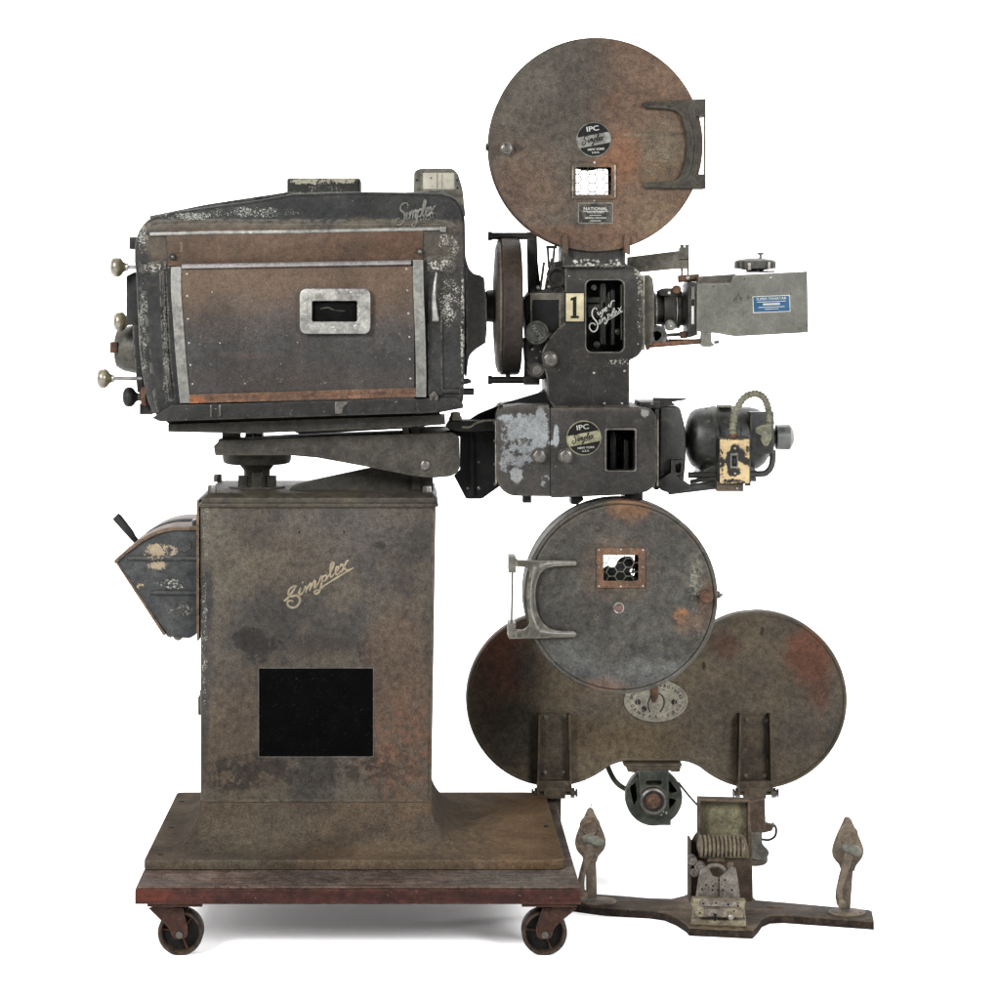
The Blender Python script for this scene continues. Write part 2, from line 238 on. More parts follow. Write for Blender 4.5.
# ---------------------------------------------------------------- shape helpers
def rr(x0,y0,x1,y1,r,n=5):
    o=[]
    for cx,cy,a in ((x1-r,y0+r,-90),(x1-r,y1-r,0),(x0+r,y1-r,90),(x0+r,y0+r,180)):
        for i in range(n+1):
            t=math.radians(a+90*i/n); o.append((cx+r*math.cos(t),cy+r*math.sin(t)))
    return o
def circ(cx,cy,r,n=72,ry=None): return [(cx+r*math.cos(2*PI*i/n),cy+(ry or r)*math.sin(2*PI*i/n)) for i in range(n)]
def rp(pts,n=4):
    """polygon whose points may carry a corner radius: (x,y[,r])"""
    o=[];L=len(pts)
    for i,p in enumerate(pts):
        r=p[2] if len(p)>2 else 0
        if not r: o.append((p[0],p[1])); continue
        a=Vector(pts[i-1][:2]);b=Vector(p[:2]);c=Vector(pts[(i+1)%L][:2])
        u=(a-b);v=(c-b); d=min(r,u.length*.49,v.length*.49); u.normalize(); v.normalize()
        s=b+u*d; e=b+v*d
        for k in range(n+1):
            t=k/n; q=s*(1-t)**2+b*2*t*(1-t)+e*t*t; o.append((q.x,q.y))
    return o
def cr(pts,n=6,closed=False):
    """smooth curve through the points (any dimension)"""
    P=[Vector(p) for p in pts]; L=len(P); o=[]
    seg=L if closed else L-1
    for i in range(seg):
        if closed: a,b,c,d=P[i-1],P[i],P[(i+1)%L],P[(i+2)%L]
        else: a=P[max(i-1,0)];b=P[i];c=P[i+1];d=P[min(i+2,L-1)]
        for k in range(n):
            t=k/n; o.append(.5*((2*b)+(c-a)*t+(2*a-5*b+4*c-d)*t*t+(3*b-a-3*c+d)*t**3))
    if not closed: o.append(P[-1])
    return [tuple(q) for q in o]

def safe_bev(pts,bev):
    P=[Vector((p[0],p[1])) for p in pts]; L=len(P)
    if sum(P[i-1].x*P[i].y-P[i].x*P[i-1].y for i in range(L))<0: P=P[::-1]
    while bev>.0003:
        off=[]
        for i in range(L):
            a=P[i]-P[i-1]; c=P[(i+1)%L]-P[i]
            if a.length<1e-7 or c.length<1e-7: off.append(P[i].copy()); continue
            a.normalize(); c.normalize(); n1=Vector((-a.y,a.x)); n2=Vector((-c.y,c.x)); h=n1+n2
            if h.length<.2: off.append(P[i]+n1*bev); continue
            off.append(P[i]+h*(bev/max(h.dot(n1),.3)))
        bad=any((P[i]-P[i-1]).length>1e-6 and (off[i]-off[i-1]).dot(P[i]-P[i-1])<0 for i in range(L))
        if not bad: return bev
        bev*=.75
    return bev
class B:
    """collects shapes for ONE mesh object"""
    def __init__(s): s.bm=bmesh.new(); s.mats=[]; s.cur=0
    def mat(s,name):
        mm=m[name] if isinstance(name,str) else name
        if mm not in s.mats: s.mats.append(mm)
        s.cur=s.mats.index(mm); return s
    def _add(s,vs,fs,smooth=True):
        V=[s.bm.verts.new(v) for v in vs]
        for f in fs:
            try: F=s.bm.faces.new([V[i] for i in f]); F.material_index=s.cur; F.smooth=smooth
            except ValueError: pass
    def from_curve(s,cu,fn):
        o=bpy.data.objects.new('t',cu); me=o.to_mesh()
        s._add([fn(v.co) for v in me.vertices],[tuple(p.vertices) for p in me.polygons])
        o.to_mesh_clear(); bpy.data.objects.remove(o); bpy.data.curves.remove(cu)
    def prism_w(s,pts,fn,thick,bev=0,holes=(),res=2):
        """pts in metres in a plane; fn maps (u,v,w) to world, w from 0 (front) to thick"""
        cu=bpy.data.curves.new('c','CURVE'); cu.dimensions='2D'; cu.fill_mode='BOTH'
        bev=min(bev,thick*.45); cu.extrude=max(thick/2-bev,1e-5); cu.bevel_depth=bev; cu.bevel_resolution=res; cu.offset=-bev
        bev=safe_bev(pts,bev); 
        for h in holes: bev=min(bev,max(safe_bev(h,bev),.0002))
        bev=min(bev,thick*.45); cu.extrude=max(thick/2-bev,1e-5); cu.bevel_depth=bev; cu.offset=-bev
        def area(q): return sum(q[i-1][0]*q[i][1]-q[i][0]*q[i-1][1] for i in range(len(q)))
        def sp(q):
            k=cu.splines.new('POLY'); k.points.add(len(q)-1)
            for a,b in zip(k.points,q): a.co=(b[0],b[1],0,1)
            k.use_cyclic_u=True
        q=list(pts); q=q if area(q)>0 else q[::-1]; sp(q)
        for h in holes: h=list(h); sp(h if area(h)<0 else h[::-1])
        s.from_curve(cu,lambda c: fn(c.x,c.y,thick/2-c.z))
        return s
    def prism(s,px,Y0,Y1,bev=.002,holes=(),res=2):
        """outline on the survey grid at depth Y0, running back to Y1"""
        f=lambda q:[(X(p[0],Y0),Z(p[1],Y0)) for p in q]
        return s.prism_w(f(px),lambda u,v,w:(u,Y0+w,v),Y1-Y0,bev,[f(h) for h in holes],res)
    def flat(s,pts,z0,z1,bev=.002,holes=()):
        """outline given as (x,y) in metres, standing from z0 to z1"""
        return s.prism_w(pts,lambda u,v,w:(u,v,z1-w),z1-z0,bev,holes)
    def side(s,yz,x0,x1,bev=.002):
        return s.prism_w(yz,lambda u,v,w:(x0+w,u,v),x1-x0,bev) 
    def box(s,x0,x1,y0,y1,z0,z1,bev=.002):
        return s.flat([(x0,y0),(x1,y0),(x1,y1),(x0,y1)],z0,z1,bev)
    def pbox(s,px0,py0,px1,py1,Y0,Y1,bev=.002):
        return s.prism([(px0,py0),(px1,py0),(px1,py1),(px0,py1)],Y0,Y1,bev)
    def lathe(s,prof,cen,axis,n=40,closed=True,rot=0):
        """prof [(t,r)] metres along axis from cen"""
        vs=[];fs=[]
        for (t,r) in prof:
            for i in range(n):
                a=2*PI*i/n+rot; c,d=r*math.cos(a),r*math.sin(a)
                vs.append({'X':(cen[0]+t,cen[1]+c,cen[2]+d),'Y':(cen[0]+c,cen[1]+t,cen[2]-d),'Z':(cen[0]+c,cen[1]+d,cen[2]+t)}[axis])
        for j in range(len(prof)-1):
            for i in range(n):
                a=j*n+i;b=j*n+(i+1)%n; fs.append((a,b,b+n,a+n))
        if closed: fs.append(tuple(range(n))[::-1]); fs.append(tuple(range((len(prof)-1)*n,len(prof)*n)))
        s._add(vs,fs); return s
    def lx(s,prof,py,Y,n=40):
        k=sc(Y); return s.lathe([(X(a,Y),r*k) for a,r in prof],(0,Y,Z(py,Y)),'X',n)
    def ly(s,px,py,prof,n=40,rot=0,Y=None):
        Yf=prof[0][0] if Y is None else Y; k=sc(Yf)
        return s.lathe([(a,r*k) for a,r in prof],(X(px,Yf),0,Z(py,Yf)),'Y',n,rot=rot)
    def lz(s,px,prof,Y,n=40,rot=0):
        k=sc(Y); return s.lathe([(Z(a,Y),r*k) for a,r in prof],(X(px,Y),Y,0),'Z',n,rot=rot)
    def tube(s,pts,r,n=8,cap=True,flat=1.):
        P=[Vector(p) for p in pts]; L=len(P); vs=[];fs=[]
        rs=r if isinstance(r,(list,tuple)) else [r]*L
        T=(P[1]-P[0]).normalized(); up=Vector((0,1,0)) if abs(T.y)<.9 else Vector((1,0,0))
        U=T.cross(up).normalized()
        for i,p in enumerate(P):
            t=(P[min(i+1,L-1)]-P[max(i-1,0)])
            if t.length<1e-9: t=T
            t.normalize(); U=(U-t*U.dot(t)).normalized(); W=t.cross(U)
            for k in range(n):
                a=2*PI*k/n; v=(U*math.cos(a)+W*math.sin(a))*rs[i]; v.y*=flat
                vs.append(tuple(p+v))
        for j in range(L-1):
            for k in range(n):
                a=j*n+k;b=j*n+(k+1)%n; fs.append((a,b,b+n,a+n))
        if cap: fs.append(tuple(range(n))[::-1]); fs.append(tuple(range((L-1)*n,L*n)))
        s._add(vs,fs); return s
    def ptube(s,pts,rpx,Y=None,n=8,smooth=0):
        """pts (px,py[,Y]) on the survey grid"""
        q=[(p[0],p[1],p[2] if len(p)>2 else Y) for p in pts]
        if smooth: q=cr(q,smooth)
        k=sc(q[0][2]); r=[a*k for a in rpx] if isinstance(rpx,(list,tuple)) else rpx*k
        if isinstance(r,list) and len(r)!=len(q):
            L=len(q); r=[r[min(int(i/(L-1)*(len(r)-1)),len(r)-2)]*(1-((i/(L-1)*(len(r)-1))%1 if i<L-1 else 1))+r[min(int(i/(L-1)*(len(r)-1))+1,len(r)-1)]*((i/(L-1)*(len(r)-1))%1 if i<L-1 else 1) for i in range(L)]
        return s.tube([(X(a,c),c,Z(b,c)) for a,b,c in q],r,n)
    def text(s,txt,px,py,h,Y,rot=0,wx=1.,proud=.0004):
        cu=bpy.data.curves.new('f','FONT'); cu.body=txt; cu.size=1; cu.align_x='CENTER'; cu.align_y='CENTER'; cu.extrude=.5; cu.offset=.012
        k=sc(Y)*h/.7; a=math.radians(rot); ca,sa=math.cos(a),math.sin(a); cx,cz=X(px,Y),Z(py,Y)
        s.from_curve(cu,lambda c:(cx+(c.x*wx*ca-c.y*sa)*k,Y-proud*(.5+c.z),cz+(c.x*wx*sa+c.y*ca)*k)); return s
    def script(s,word,px,py,xh,Y,rot=0,w=.13,shear=.35,under=None,gap=1.,proud=.0006):
        """handwritten lettering; px,py = start of the base line, xh = height of a small letter"""
        a=math.radians(rot); k=sc(Y)*xh; ca,sa=math.cos(a),math.sin(a); cx,cz=X(px,Y),Z(py,Y)
        def mp(q): u=q[0]+q[1]*shear; v=q[1]; return (cx+(u*ca-v*sa)*k,Y-proud*.3,cz+(u*sa+v*ca)*k)
        x=0
        for ch in word:
            st,adv=LET[ch]
            for q in st:
                q=[(x+p[0],p[1]) for p in q]
                c=cr(q,5) if len(q)>2 else q
                L=len(c); rs=[w*k*(.62+.38*math.sin(PI*i/max(L-1,1))) for i in range(L)]
                s.tube([mp(p) for p in c],rs,6,flat=min(1.,proud/(w*k)))
            x+=adv*gap
        if under:
            q=[(under[0],under[2]),((under[0]+under[1])/2,(under[2]+under[3])/2),(under[1],under[3])]
            s.tube([mp(p) for p in q],[w*k*.7,w*k*.8,w*k*.3],6,flat=min(1.,proud/(w*k)))
        return s
    def build(s,name,parent=None,label=None,ang=38):
        bmesh.ops.remove_doubles(s.bm,verts=s.bm.verts,dist=2e-6)
        me=bpy.data.meshes.new(name)
        L=Vector((0,0,0)); p=parent
        while p is not None: L+=p.location; p=p.parent
        if L.length: bmesh.ops.translate(s.bm,verts=s.bm.verts,vec=-L)
        s.bm.to_mesh(me); s.bm.free()
        for a in s.mats: me.materials.append(a)
        me.set_sharp_from_angle(angle=math.radians(ang))
        o=bpy.data.objects.new(name,me); COL.objects.link(o); o.parent=parent
        if label: o['label']=label
        return o
def nb(mt): return B().mat(mt)
LET={
 'S':([[(1.55,1.75),(1.35,2.15),(.95,2.25),(.5,2.0),(.5,1.5),(.85,1.15),(1.15,.7),(1.1,-.05),(.65,-.5),(.1,-.35),(-.05,.1),(.2,.42),(.55,.3)]],1.45),
 'Z':([[(1.0,2.0),(.55,2.1),(.25,1.75),(.35,1.35),(.7,1.15),(1.15,.85),(1.3,.2),(.95,-.5),(.4,-.65),(.05,-.3),(.15,.15),(.5,.2)],[(-.55,.75),(.05,1.0),(.5,1.5),(1.15,2.25)],[(.45,1.2),(.85,1.45)]],1.45),
 'i':([[(0,.4),(.25,1),(.22,.2),(.4,0),(.65,.4)],[(.22,1.5),(.3,1.62)]],.62),
 'm':([[(0,.6),(.18,1),(.15,0)],[(.17,.5),(.42,1),(.58,.85),(.55,0)],[(.57,.5),(.82,1),(.98,.85),(.95,.15),(1.1,0),(1.3,.35)]],1.28),
 'p':([[(0,.6),(.2,1),(.12,0),(.05,-.75),(-.2,-1.1),(-.5,-.95),(-.4,-.65),(0,-.55)],[(.17,.6),(.45,1),(.72,.8),(.6,.15),(.2,.05)]],.85),
 'l':([[(0,.3),(.3,1),(.42,1.8),(.28,2.05),(.15,1.6),(.15,.3),(.32,0),(.55,.35)]],.55),
 'e':([[(.02,.4),(.45,.65),(.42,.95),(.2,.95),(.08,.45),(.2,.03),(.45,.05),(.65,.4)]],.65),
 'x':([[(0,.8),(.18,1),(.5,.05),(.75,.2)],[(.85,1.0),(.62,.9),(.1,.0),(-.05,.05)]],.85),
 'u':([[(0,.5),(.15,1),(.12,.25),(.3,0),(.55,.3)],[(.6,1),(.56,.15),(.72,0),(.9,.4)]],.88),
 'r':([[(0,.4),(.2,1.15),(.28,.85),(.55,.9),(.5,.2),(.65,0),(.85,.4)]],.7),
}
def empty(name,loc,label,cat,group=None):
    o=bpy.data.objects.new(name,None); COL.objects.link(o); o.location=loc; o.empty_display_size=.05
    o['label']=label; o['category']=cat
    if group:o['group']=group
    return o
def hexbolt(b,px,py,Y,r,h=.012,rot=.3):
    k=sc(Y)
    b.lathe([(-h,r*k*.72),(-h*.9,r*k*.95),(-h*.8,r*k),(-.001,r*k),(0,r*k)],(X(px,Y),Y,Z(py,Y)),'Y',6,rot=rot)
    b.lathe([(-h*1.12,r*k*.3),(-h*1.08,r*k*.55),(-h*.95,r*k*.6)],(X(px,Y),Y,Z(py,Y)),'Y',14)
    b.lathe([(-.0018,r*k*1.15),(0,r*k*1.2)],(X(px,Y),Y,Z(py,Y)),'Y',24)
def each(name,parent,mt,fns,label=None):
    for f in fns:
        b=nb(mt); f(b); b.build(name,parent,label)
ONE=[(-3.2,-9.6),(1.6,-11),(1.6,8.2),(4,8.2),(4,10.6),(-4,10.6),(-4,8.2),(-1.9,8.2),(-1.9,-7.2),(-4.2,-6.6),(-4.2,-8.6)]
def one(b,px,py,h,Y,t=.0006):
    k=h/21.6; b.prism([(px+x*k,py+y*k) for x,y in ONE],Y-t,Y+.0002,.0001)
def dome(b,px,py,Y,r,h=None):
    k=sc(Y);h=h or r*k*.6
    b.lathe([(-h,r*k*.15),(-h*.93,r*k*.45),(-h*.7,r*k*.75),(-h*.35,r*k*.95),(0,r*k)],(X(px,Y),Y,Z(py,Y)),'Y',16)

# ================================================================ SETTING
def sheet(name,mt,pts,faces):
    b=nb(mt); b._add(pts,faces); o=b.build(name); o['kind']='structure'; return o
W=9
sheet('studio_floor','studio',[(-W,-8,FLOOR),(W,-8,FLOOR),(W,2.6,FLOOR),(-W,2.6,FLOOR)],[(0,1,2,3)])
b=nb('studio'); pr=[(2.6,FLOOR)]+[(2.6+.9*math.sin(t),FLOOR+.9*(1-math.cos(t))) for t in [i*PI/2/14 for i in range(1,15)]]+[(3.5,7)]
b._add([(x,y,z) for y,z in pr for x in (-W,W)],[(2*i,2*i+1,2*i+3,2*i+2) for i in range(len(pr)-1)])
o=b.build('studio_backdrop'); o['kind']='structure'

# ================================================================ TROLLEY
DT=Z(887,0); DB=Z(904.5,0); DX0=X(135,0); DX1=X(581,0)
tr=empty('platform_trolley',(-.10,.38,FLOOR),'low wooden platform trolley with dark red edges on iron casters under the projector pedestal','trolley')
b=nb('deckedge'); b.box(DX0,DX1,.0,.76,DB,DT-.004,.0025); b.build('platform_frame',tr)
b=nb('deckwood'); b.flat(rp([(DX0+.002,.002,.006),(DX1-.002,.002,.006),(DX1-.002,.758,.004),(DX0+.002,.758,.004)]),DT-.0035,DT,.0012)
b.build('deck_top',tr)
def caster(px,py,Yc,flip):
    k=sc(Yc); cx=X(px,Yc); cz=FLOOR+22.6*k; R=22.6*k
    f=nb('casterfork'); sx=-1 if flip else 1
    f.box(cx-.055-sx*.008,cx+.055-sx*.008,Yc-.045,Yc+.06,DB-.007,DB-.0005,.001)
    top=cx-sx*.030
    f.lathe([(DB-.020,.022),(DB-.018,.030),(DB-.010,.031),(DB-.0075,.026)],(top,Yc,0),'Z',28)
    for yy in (Yc-.026,Yc+.022):
        o=rp([(top-.034,DB-.014,.004),(top+.036,DB-.014,.004),(cx+.017,cz+.012,.02),(cx+.014,cz-.010,.012),(cx-.014,cz-.010,.012),(cx-.019,cz+.010,.02)],5)
        f.prism_w(o,lambda u,v,w,yy=yy:(u,yy+w,v),.0045,.001)
    f.mat('steel'); f.lathe([(-.034,.0035),(-.033,.007),(-.028,.0085),(-.026,.0085)],(cx,Yc,cz),'Y',12)
    fo=f.build('caster',tr)
    w=nb('wheel'); w.lathe([(-.017,R*.82),(-.019,R*.86),(-.019,R*.95),(-.016,R),(.016,R),(.019,R*.95),(.019,R*.82),(.012,R*.8),(-.012,R*.8),(-.017,R*.82)],(cx,Yc,cz),'Y',44,closed=False)
    w.mat('wheelhub'); w.lathe([(-.004,R*.81),(-.004,.001)],(cx,Yc,cz),'Y',40,closed=False); w.lathe([(.004,.001),(.004,R*.81)],(cx,Yc,cz),'Y',40,closed=False)
    w.mat('casterfork'); w.lathe([(-.018,.010),(-.016,.012),(.016,.012),(.018,.010)],(cx,Yc,cz),'Y',20)
    w.mat('casterfork')
    for i in range(3):
        a=2*PI*i/3+.9; w.tube([(cx+.01*math.cos(a),Yc-.007,cz+.01*math.sin(a)),(cx+R*.83*math.cos(a),Yc-.007,cz+R*.83*math.sin(a))],.0028,6)
    wo=w.build('wheel',fo)
    return fo,wo
c1=caster(181,931,.052,False); c2=caster(544,931,.052,True)
for pair in (c1,c2):
    f=pair[0].copy(); COL.objects.link(f); f.parent=tr; f.location.y+=.62
    w=pair[1].copy(); COL.objects.link(w); w.parent=f

# ================================================================ PROJECTOR
P0=empty('film_projector',(-.19,.44,DT+.001),'worn dark theatre film projector with lamphouse and two round magazines on a steel pedestal','film projector')
# ---- pedestal
YB=.27; YK=.62
bx0,bx1=X(200,YB),X(431.5,YB); tx1=X(436,YB)
zc=Z(801,YB); zt=Z(507,YB)
FX0,FX1,FY0,FY1=-.546,.322,.125,.742
b=nb('flange')
b.flat(rp([(FX0,FY0,.014),(FX1,FY0,.03),(FX1-.004,FY1,.05),(FX0+.004,FY1,.016)],6),DT+.0005,DT+.021,.003)
# cove rising from the flange to the column
def ring(x0,x1,y0,y1,r,z,n=6):
    q=rp([(x0,y0,r),(x1,y0,r),(x1,y1,r),(x0,y1,r)],n); return [(p[0],p[1],z) for p in q]
rings=[];K=12
for i in range(K+1):
    t=i/K; off=1-math.sin(t*PI/2); 
    e=off; zz=DT+.021+(zc-DT-.021)*(1-math.cos(t*PI/2))
    rings.append(ring(bx0-.065*e,bx1+.085*e,YB-.105*e,YK+.05*e,.012+.05*e,zz))
L=len(rings[0]); b._add([v for r in rings for v in r],[(j*L+i,j*L+(i+1)%L,(j+1)*L+(i+1)%L,(j+1)*L+i) for j in range(K) for i in range(L)])
for px,py in ((160,854),(171,827),(181,801),(546,826)):
    g=G(px,py,DT+.022); b.mat('void'); b.lathe([(0,.006),(.0012,.006)],(g[0],g[1],DT+.0215),'Z',12); b.mat('flange')
ped=b.build('pedestal_base',P0)
b=nb('pedestal'); r=ring(bx0,bx1,YB,YK,.014,zc); t=ring(bx0,tx1,YB,YK,.014,zt)
L=len(r); b._add(r+t,[(i,(i+1)%L,L+(i+1)%L,L+i) for i in range(L)]+[tuple(range(L,2*L))])
b.tube([(bx0+.008,YB-.0005,zc),(bx1-.008,YB-.0005,zc)],.0022,6)
# raised vertical edge seams
b.prism([(432.6,512),(435,512),(431,798),(428.8,798)],YB-.002,YB+.01,.0008)
col=b.build('pedestal',P0)
b=nb('tanink'); 
def cropstroke(b,pts,w,ox,oy,kk,Y,proud=.0007,n=5):
    q=[(ox+p[0]*kk,oy+p[1]*kk) for p in pts]; c=cr(q,n) if len(q)>2 else q; L=len(c)
    k=sc(Y); rs=[w*k*(.6+.4*math.sin(PI*i/max(L-1,1))) for i in range(L)]
    b.tube([(X(a,Y),Y-proud*.4,Z(d,Y)) for a,d in c],rs,6,flat=proud/(w*k))
PS=[([(238,400),(200,405),(160,440),(150,490),(185,515),(240,505),(275,540),(270,590),(235,630),(185,640),(145,615),(140,580),(165,562),(205,570)],1.5),
 ([(98,568),(135,540),(185,475),(238,398)],1.5),([(150,500),(205,470)],1.2),
 ([(255,480),(280,430),(285,425),(270,480),(285,497),(320,455)],1.2),([(300,368),(320,352)],1.3),
 ([(318,455),(345,395),(343,475)],1.2),([(343,455),(392,372),(402,385),(385,455)],1.2),([(388,440),(436,345),(450,355),(438,415),(455,412),(490,350)],1.2),
 ([(488,355),(520,285),(524,330),(512,400),(490,465),(455,485),(437,470),(450,450),(500,440),(540,400)],1.3),([(520,315),(550,285),(575,290),(565,335),(530,345)],1.2),
 ([(575,320),(620,240),(655,155),(640,140),(620,180),(615,280),(630,298),(660,260)],1.3),([(665,250),(705,210),(700,185),(680,200),(675,260),(695,272),(735,230)],1.2),
 ([(720,190),(745,160),(790,225),(820,215)],1.4),([(820,118),(795,130),(745,235),(725,240)],1.2),([(530,405),(700,300),(875,195)],1.15)]
for q,w in PS: cropstroke(b,q,w*.8,275,550,.09,YB)
b.build('script_lettering',col,'tan painted script lettering reading Simplex')
b=nb('panelblack'); b.pbox(259,668.5,373,756.5,YB-.0012,YB+.002,.0004); b.mat('steel')
b.prism([(258.2,667.7),(373.8,667.7),(373.8,757.3),(258.2,757.3)],YB-.0008,YB+.002,.0003,holes=[[(259,668.5),(373,668.5),(373,756.5),(259,756.5)]])
b.build('access_panel',col,'glossy black rectangular panel')
each('screw_hole',col,'void',[lambda b,x=x: dome(b,x,532,YB+.0002,1.1,.0006) for x in (299.5,344)])
# cap
b=nb('cap'); lipz=Z(507,YB-.004)
b.flat(rp([(X(199,YB),YB-.008,.012),(X(438.5,YB),YB-.008,.012),(X(438.5,YB),YK+.008,.012),(X(199,YB),YK+.008,.012)]),lipz,lipz+.008,.002)
b.flat(rp([(X(201,YB),YB-.004,.012),(X(437,YB),YB-.004,.012),(X(437,YB),YK+.004,.012),(X(201,YB),YK+.004,.012)]),lipz+.0075,lipz+.020,.003)
capz=Z(493,.29)
r0=ring(X(202,YB),X(436.5,YB),YB-.002,YK,.012,lipz+.019); r1=ring(X(207,.29),X(433,.29),.29,YK-.02,.012,capz)
L=len(r0); b._add(r0+r1,[(i,(i+1)%L,L+(i+1)%L,L+i) for i in range(L)]+[tuple(range(L,2*L))])
cap=b.build('pedestal_cap',P0)
for px,Yb,h in ((212,.30,.016),(218,.56,.018),(427,.31,.013)):
    b=nb('steel'); k=sc(Yb); b.lathe([(0,4.6*k),(h*.7,4.6*k),(h,4*k)],(X(px,Yb),Yb,capz),'Z',6,rot=.4)
    b.build('cap_bolt',cap)
# wedge web on the cap, rising to the right
b=nb('arm'); b.prism(rp([(288,491),(292,486),(300,483.5),(372,468,8),(432,468),(434,493)]),.36,.40,.003)
b.prism(rp([(300,485),(372,470,8),(400,466),(432,466),(434,492)]),.50,.53,.003); b.pbox(412,462,420,492,.345,.36,.002)
b.build('cap_web',cap)
# side latch left of the column
b=nb('arm'); x=bx0
b.box(x-.012,x+.001,.42,.46,Z(711,.44),Z(685,.44),.002); b.box(x-.019,x-.010,.425,.455,Z(714,.44),Z(695,.44),.003); b.mat('conduit')
b.box(x-.014,x-.006,.414,.42,Z(712,.44),Z(688,.44),.001); b.build('side_hinge',P0)

# ---- knife switch box on the left
YS=.31
arc=cr([(198,529),(185,529.5),(172,530),(156,534),(142,541),(128,552),(115.5,562)],5)
b=nb('boxpaint'); b.prism(arc+rp([(164,634,3),(172,637),(190,638.5,3),(197,634,3),(198.5,628)]),YS,.56,.003)
# round seats
for cx,cy in ((184.5,545),(183,607)):
    b.ly(cx,cy,[(YS-.0015,5.2),(YS-.0025,6.6),(YS,7.4)],28)
sb=b.build('switch_box',P0,'chipped dark switch box with pointed side and curved top')
for (x0,y0,x1) in ((128,558.5,198),(151,593,197)):
    b=nb('boxpaint'); b.ptube([(x0,y0),(x0+6,y0-.4),(x1,y0)],[1.6,2.6,2.4],YS-.001,8); b.build('stiffening_rib',sb)
b=nb('boxstrap')
a0=cr([(198.5,526.5),(185,527),(170,527.5),(155,531.5),(141,539),(127,549.5),(114,561)],5)
a1=[(p[0]+.6,p[1]+3.4) for p in a0]
b.prism(a0+a1[::-1],YS-.006,.575,.001)
b.prism([(114,560.5),(116.5,561.5),(166,634.5),(163.5,636)],YS-.005,.575,.001)
b.mat('void'); sl=cr([(188,528.5),(170,529),(155,533),(145,538)],4); 
zz=[(X(p[0],.44)+0,.44,Z(p[1]-1.0,YS)) for p in sl]
YT=YS-.006; sl=cr([(186,527),(170,527.5),(155,531.5),(141,539)],5)
b.prism_w([(X(p[0],YT),Z(p[1]-.7,YT)) for p in sl]+[(X(p[0],YT),Z(p[1]+.8,YT)) for p in sl[::-1]],lambda u,v,w:(u,.415+w,v),.05,.0)
b.mat('steel'); b.pbox(192,520,195.5,527,.33,.35,.001); b.mat('boxstrap'); b.box(X(197,.3),X(199.4,.3),.29,.58,Z(640,.3),Z(500,.3),.001)
b.build('cover_strap',sb)
b=nb('dark'); b.ptube([(140,545,.46),(133.5,538,.46),(130,533,.46),(118,518.5,.46),(115.5,516,.46)],[2.6,3.2,4.0,4.8,4.2,],n=14)
b.build('switch_handle',sb)
b=nb('steel'); b.ly(178,636,[(YS+.01,3),(YS+.012,5),(YS+.03,5)],12); b.ptube([(167,634),(172,636.5)],2.2,YS+.01); b.build('conduit_nut',sb)

# ---- tilt screw, arm, rail
b=nb('arm'); Yj=.42
b.lz(257,[(489,14),(476,13),(470,13.2),(466,16.5),(463,17.5),(461,18)],Yj); b.flat(circ(X(257,Yj),Yj,.062,40,.05),capz-.001,capz+.004,.001)
for q in (-1,0,1): b.pbox(257+q*14-5,476 if q else 472,257+q*14+5,490,Yj-.045+.02*abs(q),Yj,.003)
b.lz(257,[(463.5,30),(462.5,33),(459,34.3),(456,34.5),(453,33.5),(452,30)],Yj,48)
b.mat('rail2'); b.lz(257,[(458,12),(440,12)],Yj,20); b.build('tilt_screw',P0)
b=nb('arm')
b.prism(rp([(213.5,446,1),(220,440,2),(290,438),(330,436),(405,434),(452,432.5,2),(459.5,437,3),(460,470,5),(452,476.5,6),(432,478),(412,476,6),(370,467.5),(318,458),(290,455.5),(215,455.5,1.5)],5),.28,.34,.004)
b.prism(rp([(218,440),(290,436),(452,430),(459,436),(459,450),(290,450),(216,452)]),.46,.53,.004)
b.prism([(405,433),(452,431.5),(459,436),(405,437)],.30,.50,.002)
b.pbox(222,430,239,447,.30,.36,.002); b.pbox(402,425,409,440,.29,.5,.002); b.pbox(410.5,425,419,440,.30,.5,.002)
b.pbox(245,434,262,442,.38,.44,.002)
b.mat('steel'); dome(b,425,465,.28,6,.006); dome(b,255,436,.38,3,.006)
b.build('tilt_arm',P0)
b=nb('ledge')
b.prism(rp([(168,424.3,.6),(440,415,.6),(445,418),(445.5,424.5,.6),(412,427),(290,432),(252,433.5),(187,432.3),(168,431.8)]),.235,.30,.0015)
b.prism([(168,424.3),(445,415),(445.5,424.5),(168,431.8)],.50,.56,.0015)
b.prism([(160,416),(440,408),(440,418),(172,427)],.25,.5,.001)
b.prism([(290,430),(440,423),(418,428),(300,434.5)],.30,.52,.0015)
b.build('slide_rail',P0)

# ---- lamphouse
YL=.20; YLB=.60
b=nb('lamp')
shell=rp([(134,243,12),(139,228,8),(150,217,10),(168,212.5,8),(205,207),(262,199),(292,193.5),(355,191.5),(440,192.5),(456,197,10),(465,214,10),(466,262),(465,350),(463.5,406,9),(437,412),(180,420),(156,418,9),(146,400,14),(141,370),(138.5,345),(135.5,275),(134,262)],5)
b.prism(shell,YL,YLB,.016,res=4)
